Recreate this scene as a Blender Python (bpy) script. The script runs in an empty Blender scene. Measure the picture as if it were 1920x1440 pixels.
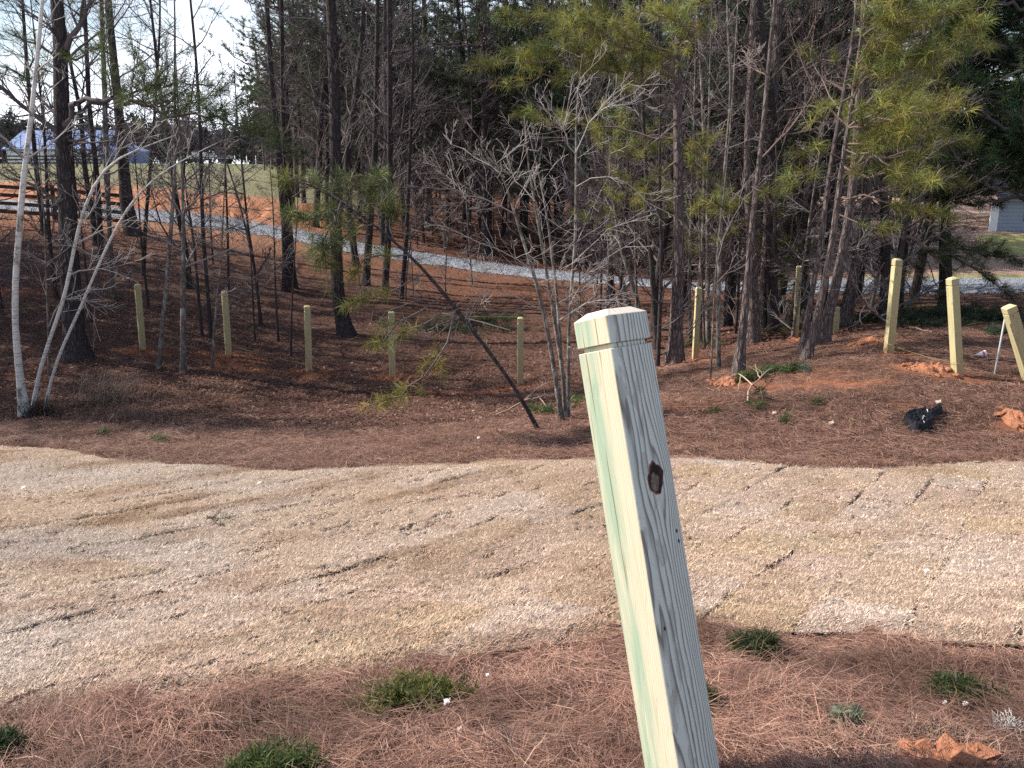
import bpy, math
import numpy as np
from mathutils import Vector, Matrix, Quaternion
R = math.radians
SC = bpy.context.scene
COL = SC.collection
rng = np.random.default_rng(7)

# ------------------------------------------------------------------ camera
H = 1.75                 # eye height above the ground the photographer stands on
PITCH = R(14.4)
FPX = 1598.0             # focal length in pixels of the 1920-wide photograph
CP, SP = math.cos(PITCH), math.sin(PITCH)
cam_d = bpy.data.cameras.new("camera"); cam = bpy.data.objects.new("camera", cam_d); COL.objects.link(cam)
cam_d.sensor_width = 36; cam_d.lens = 36 * FPX / 1920
cam_d.clip_start = 0.05; cam_d.clip_end = 6000
cam.location = (0, 0, H); cam.rotation_euler = (math.pi / 2 - PITCH, 0, 0)
SC.camera = cam

# ------------------------------------------------------------------ sky, sun, exposure
SUN_AZ, SUN_EL = R(-13), R(38)   # sun to the left, a little behind the camera
sdir = Vector((-math.cos(SUN_EL) * math.cos(SUN_AZ), -math.cos(SUN_EL) * math.sin(SUN_AZ), math.sin(SUN_EL)))
world = bpy.data.worlds.new("World"); SC.world = world; world.use_nodes = True
wn, wl = world.node_tree.nodes, world.node_tree.links
wn.clear()
w_out = wn.new("ShaderNodeOutputWorld"); w_bg = wn.new("ShaderNodeBackground")
w_sky = wn.new("ShaderNodeTexSky"); w_sky.sky_type = 'NISHITA'; w_sky.sun_disc = False
w_sky.sun_elevation = SUN_EL; w_sky.sun_rotation = math.atan2(sdir.x, sdir.y) % (2 * math.pi)
w_tc = wn.new("ShaderNodeTexCoord"); w_map = wn.new("ShaderNodeMapping"); w_map.inputs["Scale"].default_value = (1, 1, 3.2)
w_no = wn.new("ShaderNodeTexNoise"); w_no.inputs["Scale"].default_value = 2.6; w_no.inputs["Detail"].default_value = 7; w_no.inputs["Roughness"].default_value = .55
w_rmp = wn.new("ShaderNodeValToRGB"); w_rmp.color_ramp.elements[0].position = .41; w_rmp.color_ramp.elements[1].position = .61
w_mix = wn.new("ShaderNodeMixRGB"); w_mix.inputs[2].default_value = (12.6, 13.4, 14.8, 1)
wl.new(w_tc.outputs["Generated"], w_map.inputs[0]); wl.new(w_map.outputs[0], w_no.inputs["Vector"])
w_sep = wn.new("ShaderNodeSeparateXYZ"); w_el = wn.new("ShaderNodeMapRange"); w_mul = wn.new("ShaderNodeMath"); w_mul.operation = 'MULTIPLY'
wl.new(w_tc.outputs["Generated"], w_sep.inputs[0]); wl.new(w_sep.outputs[2], w_el.inputs[0])      # the cloud bank lies low, clear blue higher up
for i_, v_ in ((1, .22), (2, .55), (3, 1.), (4, .12)): w_el.inputs[i_].default_value = v_
wl.new(w_no.outputs["Fac"], w_rmp.inputs[0]); wl.new(w_rmp.outputs[0], w_mul.inputs[0]); wl.new(w_el.outputs[0], w_mul.inputs[1]); wl.new(w_mul.outputs[0], w_mix.inputs[0])
wl.new(w_sky.outputs[0], w_mix.inputs[1]); wl.new(w_mix.outputs[0], w_bg.inputs[0])
w_bg.inputs[1].default_value = 0.08
wl.new(w_bg.outputs[0], w_out.inputs[0])
sun_d = bpy.data.lights.new("sun", 'SUN'); sun_d.energy = 4.6; sun_d.angle = R(.53); sun_d.color = (1, .925, .81)
sun = bpy.data.objects.new("sun", sun_d); COL.objects.link(sun)
sun.rotation_mode = 'QUATERNION'; sun.rotation_quaternion = sdir.to_track_quat('Z', 'Y'); sun.location = (-30, -5, 30)
SC.view_settings.view_transform = 'Standard'; SC.view_settings.look = 'None'
SC.view_settings.exposure = 0.88; SC.view_settings.gamma = 1; SC.view_settings.use_curve_mapping = False
SC.render.engine = 'CYCLES'
SC.cycles.max_bounces = 6; SC.cycles.diffuse_bounces = 3; SC.cycles.glossy_bounces = 2
SC.cycles.transmission_bounces = 3; SC.cycles.transparent_max_bounces = 4
SC.cycles.use_denoising = False
SC.cycles.caustics_reflective = False; SC.cycles.caustics_refractive = False

# ------------------------------------------------------------------ numeric helpers
def h2(i, j, s=0):
    i = np.asarray(i).astype(np.int64); j = np.asarray(j).astype(np.int64)
    n = (i * 374761393 + j * 668265263 + s * 974634777) & 0xffffffff
    n = ((n ^ (n >> 13)) * 1274126177) & 0xffffffff
    n = n ^ (n >> 16)
    return (n & 0xffffff) / float(0xffffff)
def vnoise(x, y, s=0):
    x = np.asarray(x, float); y = np.asarray(y, float)
    i = np.floor(x); j = np.floor(y); fx = x - i; fy = y - j
    fx = fx * fx * (3 - 2 * fx); fy = fy * fy * (3 - 2 * fy)
    a = h2(i, j, s); b = h2(i + 1, j, s); c = h2(i, j + 1, s); d = h2(i + 1, j + 1, s)
    return (a + (b - a) * fx) * (1 - fy) + (c + (d - c) * fx) * fy
def fbm(x, y, s=0, o=3):
    v = 0; a = .5; t = 0
    for k in range(o):
        v = v + a * vnoise(x * 2 ** k, y * 2 ** k, s + 31 * k); t += a; a *= .55
    return v / t
def sstep(a, b, x):
    t = np.clip((x - a) / (b - a), 0, 1); return t * t * (3 - 2 * t)
def rayslope(py):       # z/y of the ray through image row py (on the centre plane)
    Y = (np.asarray(py, float) - 720) / FPX
    return -(SP + Y * CP) / (CP - Y * SP)
def pixel(x, y, z):     # world point -> image column and row
    dz = z - H
    zc = y * CP - dz * SP
    yc = -(y * SP + dz * CP)
    return 960 + FPX * x / zc, 720 + FPX * yc / zc
def at(px, py, y):      # the point of the pixel's ray that lies y metres ahead
    Y = (py - 720) / FPX; ry = CP - Y * SP
    return np.array([(px - 960) / FPX / ry * y, y, H - (SP + Y * CP) / ry * y])
def axis_depth(p): return p[1] * CP - (p[2] - H) * SP

# ------------------------------------------------------------------ terrain height
PROF = {   # image column : (metres ahead, image row of the ground there)
  -700: [(3.4,1200),(5.5,1000),(8.5,855),(12.5,775),(14.5,712),(17.4,625),(25,480),(33,405),(38,378),(46,340),(60,320),(120,307),(300,306)],
  0:    [(3.4,1200),(5.5,1003),(8.5,862),(12.5,782),(14.5,720),(17.4,640),(25,500),(33,425),(38,392),(41,376),(46,345),(60,322),(120,308),(300,306)],
  300:  [(3.4,1200),(5.5,1003),(8.5,866),(12.5,777),(14,735),(17.4,662),(25,540),(32,452),(37,414),(40.5,392),(46,350),(60,330),(120,306.5),(300,305)],
  577:  [(3.4,1200),(5.5,1003),(8.5,868),(12.5,785),(15,735),(17.3,697),(25,590),(31,510),(35.5,462),(39,437),(45,390),(60,345),(120,312),(300,308)],
  975:  [(3.4,1200),(5.5,1000),(8.5,866),(10.5,806),(12,782),(16.3,722),(20,655),(25,600),(33,524),(36,509),(42,480),(60,425),(120,345),(300,312)],
  1310: [(3.4,1200),(5.5,1000),(8.5,858),(10.5,760),(13,706),(16.2,668),(22,598),(31,543),(34.5,532),(42,490),(60,420),(120,345),(300,312)],
  1666: [(3.4,1200),(5.5,1000),(8.5,858),(10.5,717),(11.9,660),(13,640),(15.3,622),(20,590),(28,549),(31.5,527),(40,472),(50,415),(60,392),(120,340),(300,312)],
  1920: [(3.4,1200),(5.5,1000),(8.5,866),(10.3,752),(11.7,690),(13,655),(16,618),(20,585),(27,551),(30.5,527),(40,470),(50,428),(60,400),(120,340),(300,312)],
}
NU, NS = 161, 420
_ug = np.linspace(-1.1, 1.1, NU); _s0, _s1 = math.log(3.), math.log(3200.)
_sg = np.linspace(_s0, _s1, NS); _yg = np.exp(_sg) - 3
_cols = sorted(PROF)
_uc = np.array([(c - 960) / FPX / .97 for c in _cols])
_zc = []
for c in _cols:
    ys = [0, 2.2] + [a for a, b in PROF[c]] + [2600]
    zs = [0, 0] + [H + a * float(rayslope(b)) for a, b in PROF[c]] + [H + 2600 * float(rayslope(309.4))]
    _zc.append(np.interp(_sg, np.log(np.array(ys) + 3), zs))
_zc = np.array(_zc)
ZG = np.array([np.interp(_ug, _uc, _zc[:, k]) for k in range(NS)]).T
def _blur(A, ax, n):
    for _ in range(n):
        P = np.concatenate([A.take([0], ax), A, A.take([-1], ax)], ax)
        m = A.shape[ax]
        A = .25 * P.take(range(0, m), ax) + .5 * P.take(range(1, m + 1), ax) + .25 * P.take(range(2, m + 2), ax)
    return A
ZG = _blur(_blur(ZG, 1, 12), 0, 30)
def zbase(x, y):
    x = np.asarray(x, float); y = np.asarray(y, float); x, y = np.broadcast_arrays(x, y)
    u = np.clip(x / np.maximum(y, 2.5), -1.09, 1.09); s = np.log(np.maximum(y, 0) + 3)
    a = (u + 1.1) / 2.2 * (NU - 1); b = np.clip((s - _s0) / (_s1 - _s0) * (NS - 1), 0, NS - 1.001)
    i = a.astype(int); j = b.astype(int); fa = a - i; fb = b - j
    return (ZG[i, j] * (1 - fa) + ZG[i + 1, j] * fa) * (1 - fb) + (ZG[i, j + 1] * (1 - fa) + ZG[i + 1, j + 1] * fa) * fb
def zlow(x, y):
    return zbase(x, y) + (fbm(x * .55, y * .55, 5) - .5) * .10
def zgr(x, y):           # mulch and litter surface
    f = 1 / (1 + np.maximum(np.asarray(y, float) - 6, 0) / 25)
    w = sstep(11, 16, np.asarray(y, float))
    return zlow(x, y) + f * ((fbm(x * 4.2, y * 4.2, 9) - .5) * (.085 + .05 * w) + (fbm(x * 15, y * 15, 12, 2) - .5) * .03)
def hit(px, py, fn=zlow):
    last = None
    yv = np.geomspace(1.2, 900, 1500)
    Y = (py - 720) / FPX; ry = CP - Y * SP
    xs = (px - 960) / FPX / ry * yv; zs = H - (SP + Y * CP) / ry * yv
    d = zs - fn(xs, yv)
    k = np.argmax(d < 0)
    if d[k] >= 0: k = len(yv) - 1
    t = d[k - 1] / (d[k - 1] - d[k]) if k > 0 else 0
    y = yv[k - 1] + t * (yv[k] - yv[k - 1]) if k > 0 else yv[0]
    p = at(px, py, y); p[2] = float(fn(p[0], p[1])); return p
def hits(pts, fn=zlow): return np.array([hit(a, b, fn) for a, b in pts])

# ------------------------------------------------------------------ mesh buffer
class Buf:
    def __init__(s): s.V = []; s.Q = []; s.T = []; s.C = []; s.n = 0
    def add(s, v, quads=None, tris=None, col=None):
        v = np.asarray(v, float).reshape(-1, 3)
        if quads is not None and len(quads): s.Q.append(np.asarray(quads, np.int64) + s.n)
        if tris is not None and len(tris): s.T.append(np.asarray(tris, np.int64) + s.n)
        s.V.append(v)
        if col is None: col = (1, 1, 1)
        col = np.asarray(col, float)
        s.C.append(np.broadcast_to(col, (len(v), 3)) if col.ndim == 1 else col)
        s.n += len(v)
    def mesh(s, name, mat=None, org=(0, 0, 0), smooth=True, colors=False):
        V = np.concatenate(s.V) - np.asarray(org, float)
        Q = np.concatenate(s.Q) if s.Q else np.zeros((0, 4), int)
        T = np.concatenate(s.T) if s.T else np.zeros((0, 3), int)
        me = bpy.data.meshes.new(name)
        me.vertices.add(len(V)); me.vertices.foreach_set("co", V.astype(np.float32).ravel())
        loops = np.concatenate([Q.ravel(), T.ravel()]).astype(np.int32)
        me.loops.add(len(loops)); me.loops.foreach_set("vertex_index", loops)
        tot = np.concatenate([np.full(len(Q), 4), np.full(len(T), 3)]).astype(np.int32)
        st = np.concatenate([[0], np.cumsum(tot)[:-1]]).astype(np.int32)
        me.polygons.add(len(tot)); me.polygons.foreach_set("loop_start", st); me.polygons.foreach_set("loop_total", tot)
        me.polygons.foreach_set("use_smooth", np.full(len(tot), smooth))
        if colors:
            C = np.concatenate(s.C); C4 = np.ones((len(C), 4), np.float32); C4[:, :3] = C
            at_ = me.color_attributes.new("Col", 'FLOAT_COLOR', 'POINT'); at_.data.foreach_set("color", C4.ravel())
        me.update(calc_edges=True); me.validate()
        if mat: me.materials.append(mat)
        return me
def obj(name, me, parent=None, loc=None):
    o = bpy.data.objects.new(name, me); COL.objects.link(o)
    if parent is not None: o.parent = parent
    if loc is not None: o.location = loc
    return o
def tag(o, label=None, cat=None, group=None, kind=None):
    if label: o["label"] = label
    if cat: o["category"] = cat
    if group: o["group"] = group
    if kind: o["kind"] = kind
    return o
def thing(name, loc, label, cat, group=None):
    o = bpy.data.objects.new(name, None); COL.objects.link(o); o.location = loc; o.empty_display_size = .2
    return tag(o, label, cat, group)
def unit(v): v = np.asarray(v, float); return v / (np.linalg.norm(v, axis=-1, keepdims=True) + 1e-12)

def tube(b, P, rad, k=6, col=None, cap=False, rough=0, r_=None):
    P = np.asarray(P, float); n = len(P); rad = np.broadcast_to(np.asarray(rad, float), (n,))
    T = np.gradient(P, axis=0); T = unit(T)
    ref = np.array([0., 1., 0.]) if abs(T[:, 1]).max() < .95 else np.array([.3, .1, .95])
    A = unit(np.cross(T, ref)); B = np.cross(T, A)
    th = np.linspace(0, 2 * math.pi, k, endpoint=False)
    rr = np.repeat(rad[:, None], k, 1)
    if rough: rr = rr * (1 + rough * ((r_ or rng).random((n, k)) - .5))
    V = P[:, None] + rr[..., None] * (np.cos(th)[None, :, None] * A[:, None] + np.sin(th)[None, :, None] * B[:, None])
    i = np.arange(n - 1)[:, None] * k; j = np.arange(k)[None]; j2 = (j + 1) % k
    Q = np.stack([i + j, i + j2, i + k + j2, i + k + j], -1).reshape(-1, 4)
    V = V.reshape(-1, 3); tr = None
    if cap:
        c = len(V); V = np.concatenate([V, P[-1:]]); o = (n - 1) * k
        tr = np.stack([np.full(k, c), o + np.arange(k), o + (np.arange(k) + 1) % k], -1)
    b.add(V, Q, tr, col)
def spline(P, n):
    P = np.asarray(P, float)
    if len(P) == 2: return P[0] + (P[1] - P[0]) * np.linspace(0, 1, n)[:, None]
    Q = np.concatenate([[2 * P[0] - P[1]], P, [2 * P[-1] - P[-2]]])
    seg = np.linspace(0, len(P) - 1 - 1e-9, n); i = seg.astype(int); t = (seg - i)[:, None]
    a, b_, c, d = Q[i], Q[i + 1], Q[i + 2], Q[i + 3]
    return .5 * (2 * b_ + (c - a) * t + (2 * a - 5 * b_ + 4 * c - d) * t ** 2 + (3 * b_ - a - 3 * c + d) * t ** 3)
def box(b, c, s, M=None, col=None):
    v = np.array([[x, y, z] for x in (-.5, .5) for y in (-.5, .5) for z in (-.5, .5)]) * np.asarray(s)
    if M is not None: v = v @ np.asarray(M).T
    b.add(v + np.asarray(c), [[0, 1, 3, 2], [4, 6, 7, 5], [0, 4, 5, 1], [2, 3, 7, 6], [0, 2, 6, 4], [1, 5, 7, 3]], None, col)

# ------------------------------------------------------------------ materials
class Mat:
    def __init__(s, name, rough=.9, spec=.3):
        s.m = bpy.data.materials.new(name); s.m.use_nodes = True
        s.n = s.m.node_tree.nodes; s.l = s.m.node_tree.links
        s.p = s.n["Principled BSDF"]; s.p.inputs["Roughness"].default_value = rough
        s.p.inputs["Specular IOR Level"].default_value = spec
        s.out = s.n["Material Output"]
    def new(s, t, **kw):
        x = s.n.new(t)
        for k, v in kw.items(): setattr(x, k, v)
        return x
    def link(s, a, b): s.l.new(a, b)
    def coord(s, scale=(1, 1, 1), kind="Object", rot=(0, 0, 0), loc=(0, 0, 0)):
        tc = s.new("ShaderNodeTexCoord"); mp = s.new("ShaderNodeMapping")
        mp.inputs["Scale"].default_value = scale; mp.inputs["Rotation"].default_value = rot; mp.inputs["Location"].default_value = loc
        s.link(tc.outputs[kind], mp.inputs[0]); return mp.outputs[0]
    def noise(s, vec, scale=5, detail=4, rough=.6, dist=0):
        x = s.new("ShaderNodeTexNoise"); x.inputs["Scale"].default_value = scale; x.inputs["Detail"].default_value = detail
        x.inputs["Roughness"].default_value = rough; x.inputs["Distortion"].default_value = dist
        s.link(vec, x.inputs["Vector"]); return x.outputs["Fac"]
    def voro(s, vec, scale=5, feat='F1', out="Distance"):
        x = s.new("ShaderNodeTexVoronoi"); x.feature = feat; x.inputs["Scale"].default_value = scale
        s.link(vec, x.inputs["Vector"]); return x.outputs[out]
    def ramp(s, f, stops):
        x = s.new("ShaderNodeValToRGB"); e = x.color_ramp.elements
        while len(e) < len(stops): e.new(.5)
        for q, (p, c) in zip(e, stops):
            q.position = p; q.color = (c, c, c, 1) if np.isscalar(c) else (*c, 1)
        s.link(f, x.inputs[0]); return x.outputs[0]
    def mix(s, f, a, b, mode='MIX'):
        x = s.new("ShaderNodeMixRGB", blend_type=mode)
        for v, i in ((f, 0), (a, 1), (b, 2)):
            if hasattr(v, "links") or hasattr(v, "is_linked"): s.link(v, x.inputs[i])
            else: x.inputs[i].default_value = v if np.isscalar(v) else (*v, 1)
        return x.outputs[0]
    def math(s, op, a, b=None, c=None):
        x = s.new("ShaderNodeMath", operation=op)
        for v, i in ((a, 0), (b, 1), (c, 2)):
            if v is None: continue
            if hasattr(v, "is_linked"): s.link(v, x.inputs[i])
            else: x.inputs[i].default_value = v
        return x.outputs[0]
    def attr(s, name="Col"):
        x = s.new("ShaderNodeVertexColor"); x.layer_name = name; return x.outputs[0]
    def color(s, c):
        if hasattr(c, "is_linked"): s.link(c, s.p.inputs["Base Color"])
        else: s.p.inputs["Base Color"].default_value = (*c, 1)
        return s
    def bump(s, h, strength=.5, dist=.02):
        x = s.new("ShaderNodeBump"); x.inputs["Strength"].default_value = strength; x.inputs["Distance"].default_value = dist
        s.link(h, x.inputs["Height"]); s.link(x.outputs[0], s.p.inputs["Normal"]); return s
    def translucent(s, c, f):
        t = s.new("ShaderNodeBsdfTranslucent"); mx = s.new("ShaderNodeMixShader"); mx.inputs[0].default_value = f
        s.link(c, t.inputs[0]); s.link(s.p.outputs[0], mx.inputs[1]); s.link(t.outputs[0], mx.inputs[2]); s.link(mx.outputs[0], s.out.inputs[0]); return s

def m_leafy(name, f=.25, rough=.55, spec=.3):
    m = Mat(name, rough, spec); c = m.attr(); m.color(c); m.translucent(c, f); return m.m
M_needle = m_leafy("pine_needle", .38)
M_grass = m_leafy("dry_grass", .2, .7, .2)
M_straw = m_leafy("straw_needle", .12, .7, .25)
M_leaf = m_leafy("dead_leaf", .15, .8, .2)
def m_plain(name, c, rough=.8, spec=.3, var=.25, scale=12, bump=.2):
    m = Mat(name, rough, spec); v = m.coord()
    n = m.noise(v, scale, 5)
    m.color(m.mix(n, tuple(np.array(c) * (1 - var)), tuple(np.array(c) * (1 + var)))); m.bump(n, bump, .01); return m.m
def m_bark(name, plate, crack, sxy=9., sz=2.2, lichen=None, bs=.8, bd=.03):
    m = Mat(name, .92, .15)
    v = m.coord((sxy, sxy, sz)); nv = m.new('ShaderNodeTexNoise'); nv.inputs['Scale'].default_value = .9; m.link(v, nv.inputs['Vector']); va = m.new('ShaderNodeVectorMath', operation='MULTIPLY_ADD'); va.inputs[1].default_value = (1.1, 1.1, 1.1); m.link(nv.outputs['Color'], va.inputs[0]); m.link(v, va.inputs[2]); v = va.outputs[0]
    d = m.noise(v, 1.0, 5, .65, 1.2)
    vo = m.voro(v, 1.3, 'DISTANCE_TO_EDGE')
    k = m.math('MULTIPLY', m.ramp(vo, [(0.02, 0.0), (.22, 1.0)]), m.ramp(d, [(.3, .25), (.6, 1.)]))
    c = m.mix(k, crack, plate)
    big = m.noise(m.coord((1.3, 1.3, .5)), 1.6, 3)
    c = m.mix(m.ramp(big, [(.35, 0.), (.7, .55)]), c, tuple(np.array(plate) * .62))
    if lichen:
        li = m.noise(m.coord((5, 5, 3)), 1.5, 4, .7)
        c = m.mix(m.ramp(li, [(.52, 0.), (.62, .7)]), c, lichen)
    m.color(c); m.bump(k, bs, bd); return m.m
M_pine = m_bark("pine_bark", (.255, .205, .20), (.045, .034, .033), 15, 3.6)
M_pine_old = m_bark("dark_pine_bark", (.125, .103, .108), (.024, .019, .02), 15, 3.4, bs=1)
M_grey = m_bark("grey_bark", (.21, .18, .165), (.07, .055, .05), 14, 5, (.33, .33, .30), .4, .015)
M_dark = m_bark("dark_bark", (.082, .070, .072), (.03, .024, .025), 14, 5, None, .4, .015)
def m_birch():
    m = Mat("white_bark", .8, .2)
    l1 = m.noise(m.coord((4, 4, 42)), 1.2, 4, .7); l2 = m.noise(m.coord((5, 5, 3.2)), 1.0, 4, .7)
    c = m.mix(m.ramp(l1, [(.30, 0.), (.48, 1.)]), (.13, .115, .11), (.54, .525, .51))
    c = m.mix(m.ramp(l2, [(.36, 1.), (.46, 0.)]), c, (.17, .15, .14)); m.color(c); m.bump(l1, .3, .01); return m.m
M_birch = m_birch()
M_twig_grey = m_plain("grey_twig", (.235, .21, .205), .85, .2, .3, 4, 0)
M_twig_dark = m_plain("dark_twig", (.115, .095, .098), .9, .2, .3, 4, 0)
M_twig_pale = m_plain("pale_twig", (.33, .30, .29), .85, .2, .25, 4, 0)
M_twig_pine = m_plain("pine_twig", (.17, .125, .11), .9, .2, .3, 4, 0)

# ------------------------------------------------------------------ ground zones
NEAR = [(-900,1450),(-300,1385),(0,1346),(110,1334),(200,1322),(290,1316),(340,1306),(420,1297),(520,1287),(600,1277),(640,1271),(740,1255),(860,1234),(1000,1214),(1060,1207),(1180,1189),(1260,1179),(1330,1175),(1420,1181),(1500,1188),(1600,1189),(1680,1193),(1790,1206),(1920,1213),(2300,1236),(2800,1250)]
FAR = [(-900,828),(-300,830),(0,834),(60,838),(130,844),(200,860),(300,866),(400,870),(500,878),(560,880),(640,874),(760,868),(850,867),(950,860),(1050,858),(1130,858),(1200,857),(1280,855),(1400,862),(1480,869),(1560,875),(1640,876),(1700,873),(1760,868),(1840,863),(1920,860),(2300,856),(2800,850)]
near_w = hits(NEAR); far_w = hits(FAR)
_pn = np.array([a for a, b in NEAR], float); _pf = np.array([a for a, b in FAR], float)
def lawn_pt(px, t):      # parametric lawn: image column px, t=0 near edge .. 1 far edge
    xn = np.interp(px, _pn, near_w[:, 0]); yn = np.interp(px, _pn, near_w[:, 1])
    xf = np.interp(px, _pf, far_w[:, 0]); yf = np.interp(px, _pf, far_w[:, 1])
    wob = .05 * (fbm(xn * 3, yn * 3, 77) - .5) * 2; wob2 = .10 * (fbm(xf * 2.2, yf * 2.2, 78) - .5) * 2
    yn = yn + wob; yf = yf + wob2
    y = 1 / (1 / yn + (1 / yf - 1 / yn) * t)
    s = (y - yn) / (yf - yn)
    return xn + (xf - xn) * s, y
def lawn_inside(x, y, inset=.12):
    z = zlow(x, y); px, _ = pixel(x, np.maximum(y, .5), z)
    yn = np.interp(px, _pn, near_w[:, 1]); yf = np.interp(px, _pf, far_w[:, 1])
    return sstep(0, .15, y - yn - inset) * sstep(0, .15, yf - inset - y) * (y > 1.5)

# ROAD (gravel): near-edge and far-edge image rows
ROADC = [-400, 0, 150, 300, 430, 560, 700, 850, 1000, 1150, 1270, 1400, 1550, 1700, 1920, 2400]
ROADN = [372, 392, 402, 417, 433, 453, 482, 502, 521, 533, 543, 549, 551, 550, 549, 553]
ROADF = [352, 377, 386, 398, 411, 434, 463, 486, 507, 522, 533, 533, 530, 527, 525, 522]
roadn_w = hits(list(zip(ROADC, ROADN))); roadf_w = hits(list(zip(ROADC, ROADF)))
def road_y(px): return np.interp(px, ROADC, roadn_w[:, 1]), np.interp(px, ROADC, roadf_w[:, 1])

POSTS = [  # top px, base px, width px, extra turn
 ((258,535),(268,656),12,.15), ((421,547),(429,667),12,.1), ((576,574),(580,697),12,.05), ((734,584),(736,707),12,.0),
 ((976,594),(976,722),11,.02), ((1310,540),(1303,672),11,.3), ((1499,498),(1491,636),11,.1), ((1570,572),(1567,624),7,.2),
 ((1683,483),(1666,661),19,.5), ((1785,521),(1795,701),22,.75), ((1891,571),(1932,712),27,.6)]
post_w = hits([p[1] for p in POSTS])

def zone_color(x, y, z):
    px, py = pixel(x, np.maximum(y, .6), z)
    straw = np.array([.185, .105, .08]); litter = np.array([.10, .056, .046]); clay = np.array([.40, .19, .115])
    field = np.array([.21, .20, .12]); leaf = np.array([.17, .08, .055]); dirt = np.array([.42, .285, .22]); lawn2 = np.array([.40, .37, .15])
    n1 = fbm(x * .8, y * .8, 21); n2 = fbm(x * 3, y * 3, 22)
    C = np.ones(x.shape + (3,)) * straw
    def put(m, c):
        nonlocal C
        m = np.clip(m, 0, 1)[..., None]; C = C * (1 - m) + np.asarray(c) * m
    # brown bare soil with ruts in the middle
    put(sstep(12, 13, y) * sstep(19, 16, y) * sstep(560, 700, px) * sstep(1090, 1000, px) * sstep(.4, .6, n2) * .8, (.23, .135, .095))
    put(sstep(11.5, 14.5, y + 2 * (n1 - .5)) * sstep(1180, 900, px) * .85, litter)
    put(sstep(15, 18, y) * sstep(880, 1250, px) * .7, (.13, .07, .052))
    rn, rf = road_y(px)
    put(sstep(0, 1, (y - rn + 8.5 + 4 * (n1 - .5)) / 4) * sstep(700, 420, px) * .0 + sstep(-9, -3, y - rn + 4 * (n1 - .5)) * sstep(1480, 900, px) * .9, (.21, .10, .066))
    put(sstep(-4.5, -1, y - rn + 3 * (n1 - .5)) * sstep(760, 420, px), (.33, .175, .105))
    put(sstep(-.3, .2, y - rf) * np.ones_like(x), leaf * (.7 + .6 * n2[..., None]))
    put(sstep(-.2, .4, y - rf) * sstep(700, 520, px), clay * (.85 + .4 * n2[..., None]))
    put(sstep(0, 4, y - 46.5 + 3 * (n1 - .5)) * sstep(760, 600, px), field)
    put(sstep(-.2, .5, y - rf) * sstep(1420, 1560, px), dirt)
    put(sstep(1826, 1850, px) * sstep(37, 39.5, y) * sstep(47, 45, y), lawn2)
    put(sstep(.2, .4, y - rf) * sstep(1.6, 1.3, y - rf) * sstep(1500, 1700, px), (.30, .30, .14))
    put(sstep(75, 110, y), (.17, .18, .10))
    # clay showing through
    for (cx, cy, cz), rr in list(zip(post_w, [.55, .7, .6, .6, .5, .4, .35, .3, .3, .3, .3])):
        d = np.hypot(x - cx - .1, (y - cy + .12) * 1.4)
        put(sstep(rr * 1.5, rr * .55, d + .35 * (n2 - .5)) * .85, (.34, .125, .065))
    for a, b_, w, s in CLAYSPOT:
        p = CLAYHIT[(a, b_)]; d = np.hypot(x - p[0], (y - p[1]) * 1.5)
        put(sstep(w * 1.3, w * .4, d + w * .9 * (n2 - .5)) * s, (.40, .16, .085))
    return C
CLAYSPOT = [(440,688,.8,.8),(860,742,.8,.5),(925,735,.4,.7),(1620,645,.5,.8),(1740,692,.55,.95),(1540,700,.6,.35),(1590,722,.35,.7),(1530,720,.3,.6),(1650,716,.3,.6),(1905,800,.4,.9),(1390,720,.5,.6),(1260,765,.3,.6),(1450,728,.4,.5),(1330,760,.4,.4),(1700,760,.25,.3),(0,545,1.2,.5),(790,735,.3,.6),(1290,680,.6,.5),(40,700,.5,.3)]
CLAYHIT = {(a, b): hit(a, b) for a, b, w, s in CLAYSPOT}

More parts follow.
